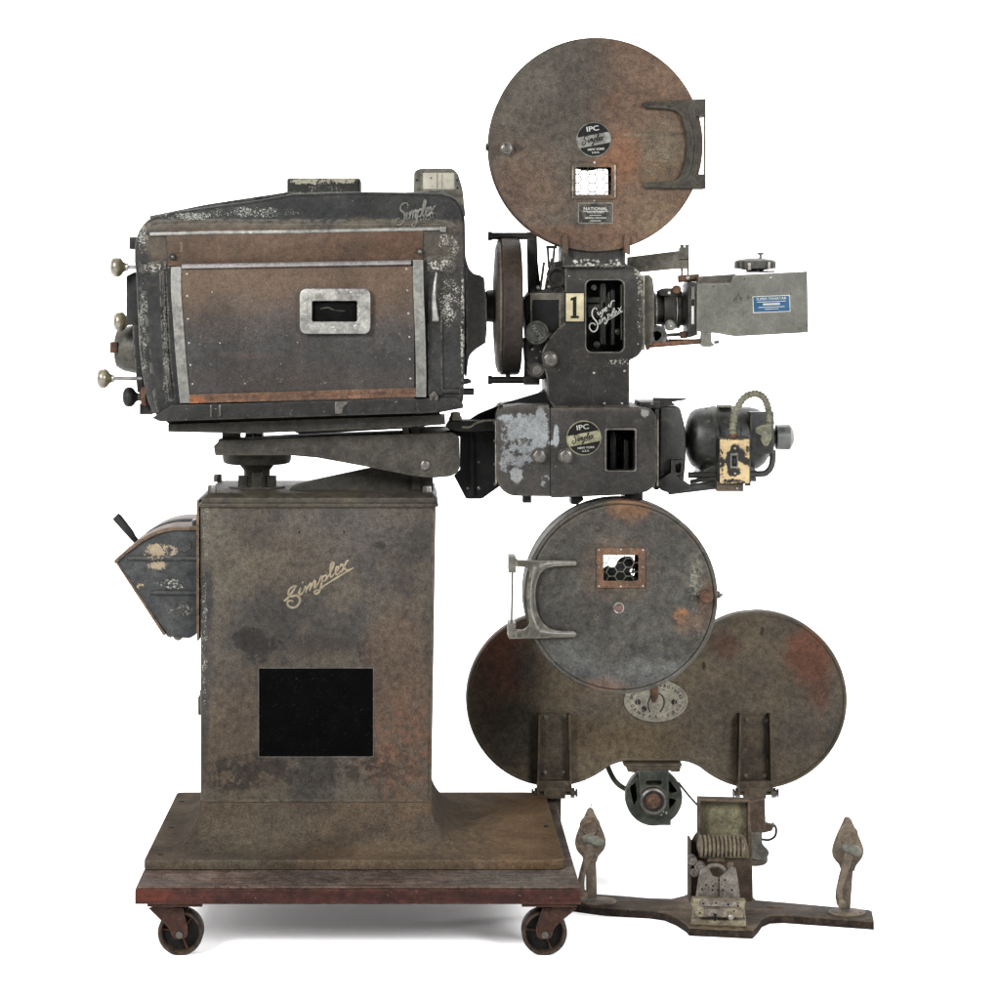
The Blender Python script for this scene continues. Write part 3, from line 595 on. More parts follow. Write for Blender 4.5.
# raised top bead and roof lid
b.prism(rp([(149,216,2),(205,204.5),(290,191.5),(292,193.5),(205,208),(150,219)]),YL+.03,YLB-.03,.001)
b.ptube([(150,226),(160,222.5),(200,221.5),(300,222),(420,222),(447,223.5),(456,229)],1.5,YL+.0005,8,smooth=4)
b.ptube([(142,262),(143.5,300),(147,350),(153,400),(157,412)],[3.5,4,4,4,3],YL+.006,10,smooth=5)
b.ptube([(163,268),(164,300),(166.5,350),(172,400)],[2.6,2.8,2.8,2.6],YL+.001,10,smooth=5)
b.prism(rp([(142,264,2),(166,262,2),(167,270,3),(150,274,4),(142,276,3)]),YL-.006,YL+.02,.004)
b.prism(rp([(427,258,2),(452,257,3),(456,268,4),(452,272),(428,273,4)]),YL-.008,YL+.02,.005)
lam=b.build('lamphouse',P0,'chipped black lamphouse with brown heat stained door')
b=nb('lampdark')
b.prism(rp([(171,405),(416,399),(444,398),(456,398,3),(463,404),(464,408,3),(440,412.5),(160,421.5,1),(152,418,1)]),YL-.010,YL+.10,.002)
b.mat('lamp'); b.prism(rp([(427,300,2),(442,300,2),(443,396,3),(428,397,3)]),YL-.006,YL+.01,.002)
b.mat('lampdark'); b.prism(rp([(416,400,1),(437,397,1),(438,412,1),(416,414,1)]),YL-.014,YL+.02,.002)
b.mat('steel'); b.pbox(210,405,212,417,YL-.014,YL-.009,.0005); b.pbox(219,404.5,221,416,YL-.014,YL-.009,.0005); b.prism(rp([(335,402),(348,401.5),(347,404),(343,407),(342,413.5),(335,414)]),YL-.014,YL-.009,.0008)
b.prism(rp([(429,396),(434,391,1),(438,396),(438,400),(435,400),(434,395),(432,400),(430,400)]),YL-.017,YL-.013,.0005)
b.mat('dark'); b.ptube([(455,381.5,.3),(463,381.5,.3),(468,381,.3),(471.5,381.5,.3)],[3.2,3.2,2.8,1.2],n=10); b.ptube([(445,391.5,.28),(466,391.5,.28),(474,391.5,.28)],3.6,n=10); b.ptube([(474,391.5,.28),(477,391.5,.28)],.6,n=6)
b.ptube([(437,391),(460,391)],3.8,YL+.004,10)
b.build('base_channel',lam)
# brown upper panel and door
YD=YL-.004
b=nb('upperpanel'); b.prism(rp([(166,230,1),(170,228),(423,230.5,1),(423,264),(168,266)]),YD,YL+.01,.001)
b.mat('faintink'); one(b,181.5,247,10,YD)
up=b.build('upper_panel',lam,'brown stained strip with a faint painted figure 1')
b=nb('door')
# gently barrelled door: section in (Y,z), extruded along X
yy=lambda t:YD-.004-.012*math.sin(PI*t)
n=16; z0,z1=Z(402,YD),Z(266,YD); xl=lambda t:X(176+12*t*t+1*t,YD); xr=lambda t:X(414+.5*t,YD)
vs=[]
for i in range(n+1):
    t=i/n; z=z1+(z0-z1)*t; vs+=[(xl(t),YL+.004,z),(xl(t),yy(t),z),(xr(t),yy(t),z),(xr(t),YL+.004,z)]
fs=[]
for i in range(n):
    for a in range(3): fs.append((4*i+a,4*i+a+4,4*i+a+5,4*i+a+1))
fs+=[(0,1,2,3),(4*n+3,4*n+2,4*n+1,4*n)]
b._add(vs,fs)
door=b.build('lamphouse_door',lam,'door stained brown at the top fading to dark grey')
for i,(px,py) in enumerate([(187,274),(187,296),(188,319),(189,343),(190.5,365),(192.5,384),(406.5,269),(407.5,290.5),(408.5,313.5),(409.5,337),(410,359),(410.5,378.5),(212,292),(297.5,342.5),(245,383.5),(220,343)]):
    b=nb('rivet'); t=(py-266)/136.; dome(b,px,py,yy(t)+.0006,1.25 if i<12 else .9,.0016); b.build('door_rivet',lam)
def strap(pts,w,off=.003):
    b=nb('strap'); vs=[]; c=cr(pts,4)
    for (px,py) in c:
        t=min(max((py-266)/136.,0),1); Yq=yy(t)-off
        for (a,d) in ((-w,.006),(-w+.4,0),(w-.4,0),(w,.006)): vs.append((X(px+a,Yq),Yq+d,Z(py,Yq)))
    fs=[];L=len(c)
    for i in range(L-1):
        for a in range(3): fs.append((4*i+a,4*i+a+4,4*i+a+5,4*i+a+1))
    fs+=[(0,1,2,3),(4*L-1,4*L-2,4*L-3,4*L-4)]
    b._add(vs,fs); b.build('door_strap',lam)
strap([(176,267),(176,290),(178,320),(181,360),(185,403)],5.4); strap([(418,260),(418.5,290),(420,330),(421,370),(421,397)],5.4)
b=nb('rod'); b.ptube([(182,266.5),(411,262.5)],2.6,YD-.008,14); b.build('door_rod',lam)
b=nb('alu'); b.ptube([(150,234),(210,232.5),(300,231.5),(445,228.5)],2.1,YL-.003,14); b.pbox(440,226.5,446,232,YL-.009,YL+.002,.001)
b.build('top_rod',lam)
b=nb('ruststrip'); b.prism([(189,394.5),(416,387.5),(416.5,397),(190,403.5)],YD-.009,YL,.0012); b.mat('rust')
for i in range(9): b.pbox(204+24*i,396.5-.72*i,218+24*i,399.5-.72*i,YD-.0098,YD-.006,.0003)
b.build('hinge_strip',lam,'rusty orange hinge strip along the bottom of the door')
tw=(311-266)/136.; Yw=yy(tw)-.010
b=nb('alu'); b.prism(rr(299.5,288.5,370.5,334,7,6),Yw-.006,Yw+.014,.008,holes=[rr(312,301,357,321.5,1.5,3)],res=3)
for q in ((303.5,330),(366,330),(366,293),(304,293)): dome(b,q[0],q[1],Yw-.0054,1.0)
wf=b.build('door_window_frame',lam,'rounded aluminium window frame'); 
b=nb(GLD); b.pbox(311,300,358,322.5,Yw+.002,Yw+.003,.0002); b.mat('void'); b.pbox(310.5,299.5,358.5,323,Yw+.007,Yw+.0085,.0002)
b.mat('steel'); b.ptube([(320,309),(328,307.5),(334,310),(345,311)],1.0,Yw+.006,6,smooth=3)
b.build('door_window_glass',lam)
b=nb('alu'); b.ptube([(436.5,272.5,YL-.014),(434.8,285,YL-.020),(434,300,YL-.021),(435.5,318,YL-.018)],[1.0,1.7,2.3,3.4],n=14,smooth=5); b.ptube([(432.5,319,YL-.018),(438.5,319,YL-.018)],2.6,n=12)
b.mat('dark'); b.ly(436,314,[(YL-.012,4),(YL+.002,6)],20); b.build('latch_handle',lam,'long pale metal latch lever')
each('panel_knob',lam,'steel',[lambda b,x=x,y=y: dome(b,x,y,YL-.003,3.5,.012) for x,y in ((173,257),(420,251.5))])
# snout
b=nb('head'); Yn=.40
sn=cr([(466,258),(469,268),(474,273.5),(480,275)],4)+rp([(484,276,2),(486.5,300),(487,330),(485.5,345,2)],3)+cr([(480,346.5),(474,351),(469,358),(466.5,378)],4)
b.prism(sn,.27,.53,.006,res=3); b.build('snout',lam,'dark light snout facing the flywheel')
# vent stack
b=nb('stackpaint'); k=sc(.4); cx=X(323,.33)
b.prism_w(rr(X(287.5,.33),.30,X(360.5,.33),.30+.15,.012,5),lambda u,v,w:(u,v,Z(179,.33)-w),.075,.002,holes=[rr(X(290.5,.33),.306,X(357.5,.33),.444,.009,5)])
b.prism(rp([(277,206),(284,199,5),(287.5,193,3),(360.5,192,3),(364,197,5),(370,204)],5),.26,.48,.005); b.build('vent_stack',lam,'square vent stack with peeling cream rim')
# meter housing
Ym=.34
b=nb('greymetal'); out=rp([(413.5,192,1),(414,171,4),(420,168.5,2),(452,168,5),(458,173,4),(463,190,4),(465.5,216,1),(463,216),(457,202,6),(447,194.5,5),(436,192),(401,194),(401,192.5)],5)
b.prism(out,Ym,Ym+.12,.003,holes=[rr(422,172,454.5,189,1,3)])
b.mat('cream'); b.pbox(421.5,171.5,455,189.5,Ym+.004,Ym+.006,.0003); b.mat('steel'); b.pbox(437,173,437.5,188,Ym+.003,Ym+.0042,.0001); b.pbox(442,173,442.3,188,Ym+.003,Ym+.0042,.0001); dome(b,431,178,Ym+.004,1,.001)
b.mat('void'); dome(b,417,180,Ym,1.1,.0006); dome(b,457.3,180,Ym,1.1,.0006); dome(b,457.5,188,Ym,1.1,.0006)
b.build('meter_housing',lam,'small meter box with cream window on the roof')
# script badge on lamphouse
b=nb('badge'); b.script('Simplex',396,222,7.4,YL-.001,rot=12,w=.17,gap=.84,shear=.3,proud=.0025)
b.text('HIGH',427,218.5,4.2,YL-.001,12,.95,proud=.0025)
b.build('script_badge',lam,'raised metal badge reading Simplex HIGH')
# left end: box, mirror dome, knobs
b=nb('lamp'); b.prism(rp([(126,276,2),(134,272,2),(142,272),(142,325),(126,325,2)]),.33,.53,.003); b.pbox(129,237,140,249,.30,.36,.002)
b.prism([(132,325),(141,325),(143,395),(137,392)],.30,.5,.003); b.build('end_housing',lam)
b=nb('greymetal'); b.lx([(139,24),(134,24.2),(124,22),(117,18),(115,12),(115,4)],349,.42,40); b.mat('rust'); b.pbox(110,342,117,353,.37,.40,.001); b.mat('void'); dome(b,120.5,350,.382,2.2,.004)
b.build('mirror_dome',lam,'grey domed mirror housing')
def knob(px,py,Y,shaft_end,mt,scale=1.):
    b=nb(mt); R=10.4*scale
    b.lx([(px-8*scale,2*scale),(px-7.4*scale,R*.55),(px-5.5*scale,R*.85),(px-2.5*scale,R),(px+1,R*.96),(px+3.5*scale,R*.78),(px+5.5*scale,R*.5),(px+8*scale,R*.36),(px+10*scale,R*.40)],py,Y,36)
    b.mat('rod' if mt=='ivory' else 'rust'); b.ptube([(px+9*scale,py,Y),(shaft_end,py,Y)],1.9,n=12)
    if mt!='ivory': b.lx([(px+10,3),(px+11,9),(px+16,9.5),(px+17,4)],py-1,Y,20)
    return b.build('control_knob',lam)
knob(118,267,.30,145,'ivory'); knob(121,321.5,.34,148,'ivory',.98); knob(104.5,378.5,.30,142,'ivory',.98); knob(130.5,397,.27,150,'dark',.98)
b=nb('rust'); b.pbox(141,388,149,406,.29,.34,.002); b.mat('lampdark'); b.pbox(139.5,404,152,414.5,.29,.36,.002); b.ptube([(150,411.5,.27),(159,411.5,.27)],1.6,n=8); b.build('end_clamp',lam)

# ---- black support bracket between lamphouse and sound head
b=nb('black')
b.prism(rp([(446,427),(450,420,1),(470,419.5,2),(478,414,4),(505,403,4),(545,391,4),(560,389),(562,450),(503,484,2),(482,499,2),(466,499,2),(454,476),(460,470),(460,437)]),.34,.36,.002)
b.prism(rp([(446,427),(450,421,1),(500,421),(500,431),(470,432),(455,431)]),.28,.36,.003)
b.prism([(499,405),(503,405),(503,484),(499,486)],.27,.36,.001); b.prism([(470,432),(474,430),(474,496),(470,496)],.33,.345,.001)
b.mat('steel'); dome(b,479,488,.34,2.2,.003); dome(b,468,488,.34,1.8,.003); dome(b,479,462,.34,1.4,.003)
b.mat('rail2'); b.lathe([(0,.014),(.010,.014),(.014,.011),(.02,.011),(.022,.006)],(X(455.5,.32),.32,Z(422,.32)),'Z',6)
b.ptube([(462,427),(470,427),(476,423),(485,420.5),(500,420.5)],1.2,.279,6,smooth=3)
b.build('support_bracket',P0,'black bracket plate behind the sound head')
b=nb('dark'); b.ly(556,408,[(.37,16),(.37,21),(.365,22.5),(.40,22.5)],40); b.mat('steel'); b.ly(556,408,[(.368,19.4),(.366,20),(.368,20.6)],40); b.build('drive_gear',P0)

# ---- shutter flywheel and guard
b=nb('dark'); Yf=.38
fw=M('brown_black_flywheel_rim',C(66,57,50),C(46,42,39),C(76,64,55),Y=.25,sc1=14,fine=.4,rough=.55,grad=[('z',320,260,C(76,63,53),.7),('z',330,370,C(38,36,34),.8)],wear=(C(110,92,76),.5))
fl=M('grey_flywheel_face',C(118,110,98),C(88,80,70),sc1=30,fine=.4,rough=.45,flecks=[(None,0,0,0,C(170,160,140),.62,180)])
b.mat(fw); b.lx([(499,64),(499.5,67.5),(501,69),(516.5,69),(519,67.6),(520,64)],306,Yf,72)
b.mat(fl); b.lx([(493.5,15),(494,40),(495.5,60),(497.5,66.5),(499.4,67)],306,Yf,72)
b.mat('dark'); b.lx([(482,5),(484.5,5.5),(485.5,14),(487,16),(493,16.5),(495,14)],306,Yf,32); b.ptube([(526,306,Yf),(545,306,Yf)],9,n=16)
b.build('shutter_flywheel',P0,'large dark shutter flywheel seen edge on')
b=nb('dark')
for y in (236,380): 
    b.ptube([(489,y,.36),(534,y,.36)],3.6,n=12); b.ptube([(488,y,.36),(492,y,.36)],4.6,n=12); b.ptube([(508,y,.36),(508,y+(6 if y<300 else -6),.36)],2.5,n=8)
b.prism(rp([(527,232),(537,232),(538,262),(541,290),(540,340),(534,345),(532,384),(524,384),(525,345),(528,300)]),.355,.375,.003)
b.pbox(524,376,540,385,.35,.37,.002); b.mat('steel'); dome(b,508,243,.352,2)
b.build('shutter_guard',P0)

# ---- projector head
YH=.27
b=nb('head')
hd=rp([(565,266,1),(634,265.5,8),(643,276,6),(643.5,349,7),(637,357,7),(629.5,360,2),(629.5,407),(554,407.5),(547.5,399),(546.5,376,2),(543,366,4),(541,354,6),(547,341,6),(558,328,4),(565,323,2)],5)
b.prism(hd,YH,.46,.004,holes=[rr(586,280,624,352,6,5)],res=3)
b.mat('dark'); b.prism(rp([(546.8,377),(553.8,408),(553.8,400),(548,377)]),YH+.004,YH+.02,.0005)
head=b.build('projector_head',P0,'dark projector head with tall rounded window')
b=nb('headedge'); b.pbox(642.6,276,644.8,350,YH+.004,YH+.03,.0008); b.build('worn_edge_strip',head)
b=nb('steel'); b.ptube([(594,338),(597,347)],.001,YH)
frame=rr(585,279,625,353,6.6,5); b.prism(frame,YH-.0012,YH+.004,.0008,holes=[rr(586.2,280.2,623.8,351.8,5.8,5)]); b.build('window_trim',head)
b=nb(GLD); b.prism(rr(585.5,279.5,624.5,352.5,6,5),YH+.007,YH+.0085,.0002); b.build('window_glass',head)
b=nb('mech'); b.pbox(583,277,628,356,YH+.072,YH+.074,.001)
b.mat('mech'); b.pbox(600,283,606,345,YH+.03,YH+.05,.002); b.pbox(611,290,615,345,YH+.028,YH+.05,.002); b.pbox(608,292,610,320,YH+.028,YH+.05,.001)
b.mat('mech'); b.pbox(586,297,600,303,YH+.028,YH+.05,.002); b.pbox(587,304,600,318,YH+.032,YH+.05,.002); b.mat('mech')
b.mat('mech')
for cx,cy,r in ((594,287.5,3),(618,332,3.5),(597,345,4)): b.ly(cx,cy,[(YH+.022,r*.5),(YH+.024,r*.9),(YH+.04,r)],20)
b.mat('greymetal'); b.ly(594,287.5,[(YH+.015,1.5),(YH+.016,2.6),(YH+.024,3)],14); b.pbox(621,284,622.5,340,YH+.02,YH+.04,.0006); b.mat('dark'); b.ly(606,305,[(YH+.030,3),(YH+.034,9),(YH+.05,9)],24)
b.build('film_mechanism',head)
b=nb('white')
YG=YH+.0068
SS=[([(210,375),(205,355),(185,350),(160,375),(150,420),(165,470),(205,520),(222,560),(215,610),(190,640),(160,645),(130,620),(118,585),(130,550),(165,540),(195,565)],1.15),
 ([(215,420),(225,395),(228,430),(245,430),(255,395),(258,425),(270,410)],.75),([(268,390),(285,370),(280,420),(270,465),(255,460),(270,445)],.75),([(283,385),(300,360),(308,380),(290,400)],.7),
 ([(312,385),(335,355),(325,340),(315,370),(325,395),(345,370)],.75),([(350,330),(365,300),(360,330),(380,335),(385,310),(400,290)],.75),([(380,300),(400,265),(437,258)],.8),
 ([(238,510),(250,495),(240,555),(260,530)],.75),([(265,540),(275,480),(272,530)],.7),([(273,510),(292,470),(290,520)],.7),([(292,500),(312,460),(315,500),(330,480)],.7),
 ([(335,440),(350,430),(345,500),(325,545),(305,545),(320,520),(365,490)],.8),([(348,450),(370,425),(380,445),(352,475)],.7),
 ([(385,460),(415,370),(425,350),(430,375),(400,440),(410,455),(430,430)],.75),([(430,435),(460,400),(450,385),(435,410),(440,440),(465,430)],.75),([(470,350),(490,360),(515,400),(530,395)],.75),([(520,325),(495,370),(470,420)],.7),
 ([(350,500),(440,450),(535,380)],.65)]
for q,w in SS: cropstroke(b,q,w*.62,580,280,.08,YG,proud=.0008,n=4)
b.build('window_lettering',head,'white script reading Super Simplex on the window')
b=nb('blackink'); b.pbox(564.5,292,585,323,YH-.001,YH+.001,.0003); b.mat('creamplate'); b.pbox(566,293.3,583.8,321.4,YH-.0016,YH-.0006,.0002)
b.mat('blackink'); one(b,574.8,307.5,22,YH-.0016)
b.build('number_plate',head,'cream plate with a black number 1')
b=nb('steel'); hexbolt(b,550,359,YH-.001,6.8,.014); b.build('hex_bolt',head)
each('head_screw',head,'rivet',[lambda b,q=q: dome(b,q[0],q[1],YH+.0004,1.4 if q[1]>360 else .8,.0012) for q in ((594,373),(624.5,371),(604.5,403.5),(622,403.5),(637,278),(638,300),(638,322),(638,344),(569,276))])
b=nb('dark'); b.ptube([(589,367),(591,380),(594,407)],.5,YH,6); b.ptube([(589,367),(629,366)],.5,YH,6); b.build('panel_seam',head)
b=nb('black'); b.pbox(531,300,560,336,.285,.40,.002); b.mat('rail2')
b.prism([(530,293),(567,293),(567,338),(530,338)],.28,.30,.002,holes=[[(532,300),(559,300),(559,333),(532,333)]])
b.mat('dark'); b.prism(rp([(524,300),(532,290),(566,288),(566,340),(548,350),(528,346)]),.305,.44,.004)
b.prism(rp([(553,262,2),(566,260),(566,300),(545,300),(548,280)]),.32,.42,.006); b.ly(557,278,[(.31,6),(.305,9),(.33,10)],24); b.ly(557,292,[(.30,4),(.295,7),(.31,7.5)],20)
b.ptube([(545,294,.33),(549,270,.33),(552,258,.33)],1.1,n=8); b.ptube([(547.5,246,.33),(549,268,.33)],1.3,n=8); b.ptube([(554.5,246,.33),(552,275,.33)],1.3,n=8); b.ptube([(546,247,.33),(557,247,.33)],1.6,n=8)
b.ptube([(547,272,.32),(556,276,.32)],3,n=8); b.ptube([(540,292,.32),(544,262,.32)],1.4,n=8)
b.mat('steel'); dome(b,549,287,.30,2); dome(b,538,288,.30,2.4); b.ptube([(562,264,.31),(563.5,258,.31)],1.3,n=8)
b.build('shutter_gearbox',head)
b=nb('dark'); b.prism(rp([(524,338,3),(552,338,3),(548,372,3),(545,380,3),(530,378,3),(526,360)]),.30,.40,.004); b.mat('steel')
dome(b,532,349,.30,3.4,.012); dome(b,537,358,.30,1.6); dome(b,541,352,.30,1.6); b.mat('dark'); b.ly(537,370,[(.272,4),(.270,6.5),(.272,7.6),(.29,7.6),(.31,6)],28); b.mat('steel'); b.ly(537,370,[(.269,2),(.2685,4.6),(.271,5)],20)
b.build('lower_gear_case',head)
b=nb('greymetal'); b.cur=0; b.mat('motor'); b.ly(536.8,332.5,[(.262,8.5),(.258,10.6),(.260,11.8),(.275,12),(.28,10),(.30,6)],40); b.mat('badge'); b.text('FRAME',536.8,332.5,4.2,.2585,-56,.95,.0008)
b.build('frame_knob',head,'round knob marked FRAME')
# magazine seat on top of the head
b=nb('head'); b.prism(rp([(561.5,240),(625.5,240),(625.5,263),(629,266),(563,267),(562.5,262)]),.25,.38,.002); 
b.mat('upmag'); 
for x in (566,628): b.prism(rp([(x-4,238,2),(x-2.5,234,2),(x+1.5,234,2),(x+2.5,250),(x+2,255),(x-3.5,252)]),.232,.25,.001)
b.mat('white'); 
for i in range(26):
    x=random.uniform(572,622);y=random.uniform(259,264.5); b.pbox(x,y,x+random.uniform(.8,2.6),y+random.uniform(.5,1.6),.2494,.252,.0001)
b.build('magazine_seat',head)

# ---- lens holder
b=nb('rail2'); b.prism(rp([(628,257),(680,250.5),(680,247,1),(689,247,1),(689.5,268.5,1),(675,269),(640,272.5),(628,272)]),.31,.335,.002)
b.mat('steel')
for x in (682,687.3): b.lz(x,[(249,1.2),(247,1.4),(246.5,2.2),(244.5,2.2)],.32,10)
b.ptube([(682,267,.322),(682,276,.322)],1.3,n=8); b.ptube([(688,267,.322),(688,276,.322)],1.3,n=8); b.mat('rust'); b.ptube([(678,279,.322),(699,277.5,.322)],3.6,n=12); b.mat('rivet'); dome(b,688,278,.313,2.4,.004)
b.mat('void'); b.pbox(679,259,689,260,.309,.312,.0001)
b.build('attachment_arm',P0,'flat grey arm holding the outer lens box')
b=nb('rail2'); b.prism(rp([(645,277),(649,274,2),(653,279),(654.5,292),(654.5,325),(652,345,1),(645,345)]),.29,.45,.003); b.mat('motor'); b.ly(657,336,[(.30,5),(.295,10),(.32,11)],24)
b.prism(rp([(652,330),(661,325,2),(663,336,2),(655,345)]),.30,.36,.004)
b.build('lens_mount',P0)
b=nb('dark'); Yl=.36
b.lx([(652,15.5),(662,16),(662.5,20),(665,21),(673,21),(674,18.5),(676,18.5),(677,19.8),(679,19.8),(680,17),(688,16.5),(692,16.5)],309,Yl,48)
b.mat('alu'); b.lx([(674.2,18.9),(674.6,20),(675.4,20),(675.8,18.9)],309,Yl,48)
b.mat('rivet'); b.lx([(654,16),(654.5,16.4),(655.5,16.4),(656,16)],309,Yl,48)
b.mat('dark'); b.prism(rp([(658,291),(664,288,2),(682,290,2),(682,296),(660,296)]),.32,.36,.002); b.mat('rust'); b.ly(677,289.5,[(.312,2),(.310,3.6),(.313,4.4),(.33,4.4)],24); b.mat('white'); b.pbox(668,291.5,670.5,294,.318,.3202,.0002)
b.mat('void'); b.prism(rp([(660,342),(666,336),(671,345,1),(668,339),(700,339)]),.36,.365,.0005)
b.mat('badge'); b.ly(670.5,325.5,[(.312,3.5),(.310,4.6),(.312,5.4),(.34,5.4)],28); b.mat('white'); dome(b,671,326,.3102,1.2)
b.build('projection_lens',P0,'black ringed projection lens barrel')
b=nb('rust'); b.ptube([(646,345.5,.30),(703,341,.30)],2.7,n=12); b.ptube([(645.5,345.5,.30),(649,345,.30)],4.6,n=12); b.mat('rail2'); b.ptube([(661,335.5,.34),(695,333.5,.34)],1.8,n=10); b.mat('rust'); b.ptube([(680,335,.335),(687,334.5,.335)],3.6,n=10)
b.build('support_rod',P0,'rusty rod under the lens')
YA=.28
b=nb('lensgrey')
b.prism(rp([(697,283.5,1),(731,283,2),(734,275,2),(807.5,271.3,1.2),(808.5,332.6,1.2),(735,336.5,2),(722,333.8,2),(696.7,331.5,1)]),YA,.40,.003)
b.mat('rail2'); b.prism([(698,276.5),(736,274),(736,284),(698,285)],YA+.01,.38,.002)
b.mat('lensgrey'); b.prism(rp([(702.5,330),(711.5,330),(711.8,342,1),(715,345,1),(711,347,1),(703,347,1),(701,344,1)]),YA+.003,YA+.03,.0015)
b.mat('steel'); b.ptube([(714,342.5),(719,342)],1.6,YA+.015,8); b.mat('void')
for q in ((744.5,279),(713,286.5),(770,276)): dome(b,q[0],q[1],YA+.0002,.7,.0005)
b.mat('white'); b.pbox(770,276.5,771.5,278,YA-.0004,YA+.001,.0001)
an=b.build('anamorphic_lens_box',P0,'boxy grey lens attachment')
b=nb('dark'); b.prism(rp([(688,284,1),(691,281),(697,284),(697.5,335),(688.5,338,1)]),YA+.004,.38,.002); b.mat('lensgrey'); b.pbox(691.5,287,694.5,300,YA+.002,YA+.008,.0005); b.mat('white'); b.pbox(691.5,306,694,324,YA+.002,YA+.006,.0003); b.mat('void'); b.pbox(692,299,694,306,YA+.002,YA+.006,.0003)
b.build('rear_lens_flange',an)
b=nb('motor'); k=sc(.34)
b.lz(755,[(272.5,9),(270,9),(269.5,14),(268.5,15)],.34,30); b.lz(755,[(269,15),(268.5,19.5),(261,20),(259.5,17),(258.3,8),(257.8,2)],.34,48)
for i in range(20):
    a=2*PI*i/20; b.tube([(X(755,.34)+19.6*k*math.cos(a),.34+19.6*k*math.sin(a),Z(268.6,.34)),(X(755,.34)+19.6*k*math.cos(a),.34+19.6*k*math.sin(a),Z(261.5,.34))],1.1*k,6)
b.mat('rivet'); b.pbox(748,263,751,270,.3,.303,.0002); b.pbox(768,262,770,269,.302,.305,.0002)
b.mat('steel'); b.lz(760.5,[(259,1.6),(255,1.4),(254.6,3.4),(252.6,3.4)],.34,14); b.pbox(763,270.5,775,272.5,.3,.34,.0004)
b.build('focus_knob',an,'dark knurled knob on the box')
b=nb('white'); 
def rotp(px,py,w,h,a):
    a=math.radians(a); c,s_=math.cos(a),math.sin(a); return [(px+u*c+v*s_,py-u*s_+v*c) for u,v in ((-w/2,-h/2),(w/2,-h/2),(w/2,h/2),(-w/2,h/2))]
b.prism(rotp(771.5,304,37.5,16.8,2.3),YA-.0006,YA+.001,.0001); b.mat('blue'); b.prism(rotp(771.5,304,35.8,15.2,2.3),YA-.001,YA-.0004,.0001)
b.mat('white'); b.text('SUPER PANATAR',771.3,298.8,2.5,YA-.001,2.3,1.12,.0003)
for (cx,cy,w,h) in ((771.4,301.6,29,.7),(771.5,304.1,17,2.0),(771.6,307,26,.7),(771.6,309,14,.6)): b.prism(rotp(cx,cy,w,h,2.3),YA-.0013,YA-.0009,.0001)
b.build('blue_label',an,'small blue and white maker label')

# ---- sound head
YS2=.24
b=nb('sound')
so=rp([(496,416,3),(501,407.5,6),(520,405,2),(549,405),(549,408),(640,407,3),(652,409,6),(657,417,5),(657.5,482,8),(650,491,6),(636,494.5,3),(552,498),(550,496.5),(510,496,7),(499.5,488,6),(496.5,478)],5)
b.prism(so,YS2,.46,.006,holes=[rr(606.5,430,635,470.5,2,3)],res=3)
sh=b.build('sound_head',P0,'dark sound head with a large flaked silver patch on its left cover')
b=nb('void'); b.pbox(549.6,408,550.6,496,YS2-.0003,YS2+.001,.0001); b.build('cover_seam',sh)
b=nb('headedge'); b.pbox(657,420,658.6,486,YS2+.005,YS2+.02,.0006); b.build('worn_edge_strip',sh)
b=nb('headedge'); b.pbox(495.3,421,497,484,YS2+.004,YS2+.012,.0006); b.mat('dark')
for y in (423,441,464,484): b.ptube([(493.5,y,YS2+.01),(496,y,YS2+.01)],1.4,n=8)
b.build('worn_edge_strip',sh)
b=nb('steel'); b.prism(rr(604.5,428,637,472,3,4),YS2-.003,YS2+.004,.001,holes=[rr(606.6,430,635,470.5,2,3)]); b.build('window_trim',sh)
b=nb(GLD); b.pbox(606,429.5,635.5,471,YS2+.006,YS2+.0075,.0002); b.mat('void'); b.pbox(603,426,639,474,YS2+.06,YS2+.062,.0005)
b.mat('dark'); b.pbox(610,430,616,474,YS2+.045,YS2+.055,.002); b.pbox(624,440,629,474,YS2+.035,YS2+.055,.002); b.build('window_glass',sh)
b=nb('steel'); hexbolt(b,539,455.5,YS2,6.6,.016,.1); b.build('hex_bolt',sh)
b=nb('steel'); hexbolt(b,565.5,455.5,YS2,6.6,.016,.35); b.build('hex_bolt',sh)
def badge(px,py,R,Y,band,parent,rim):
    b=nb(rim); b.ly(px,py,[(Y-.0022,R*.9),(Y-.0024,R*.97),(Y,R)],56)
    b.mat('blackink'); b.ly(px,py,[(Y-.0027,R*.93),(Y-.0022,R*.93)],56)
    b.mat(band); a=math.radians(11); q=[]
    r=R*.93
    up,lo=r*.30,-r*.36
    ang=lambda v:math.asin(v/r)
    pts=[(r*math.cos(t),r*math.sin(t)) for t in [ang(lo)+(ang(up)-ang(lo))*i/6 for i in range(7)]]+[(-r*math.cos(t),r*math.sin(t)) for t in [ang(up)+(ang(lo)-ang(up))*i/6 for i in range(7)]]
    pts=[(px+u*math.cos(a)-v*math.sin(a),py-(u*math.sin(a)+v*math.cos(a))) for u,v in pts]
    b.prism(pts,Y-.0031,Y-.0026,.0001)
    b.mat('white'); b.text('IPC',px-R*.08,py-R*.60,R*.27,Y-.0027,8,1.3,.0004); b.text('NEW YORK',px+R*.12,py+R*.55,R*.115,Y-.0027,4,1.1,.0004); b.text('U.S.A.',px+R*.1,py+R*.73,R*.10,Y-.0027,4,1.2,.0004)
    b.mat('blackink'); b.script('Simplex',px-R*.66,py+R*.24,R*.175,Y-.0031,rot=11,w=.15,gap=1.12,shear=.3,proud=.0005,under=(3.6,6.3,-.45,-.3))
    return b.build('badge',parent,'round black badge reading IPC Simplex NEW YORK U.S.A.')
badge(584,438,17.7,YS2,'badgecream',sh,'badgecream')
each('mounting_foot',sh,'dark',[lambda b:b.pbox(523,496,531.5,503,.28,.32,.001), lambda b:b.prism(rp([(571,497),(583,497),(584,500),(577,505,1),(571,504)]),.27,.33,.002), lambda b:b.pbox(625,493,643,500,.27,.36,.002)])
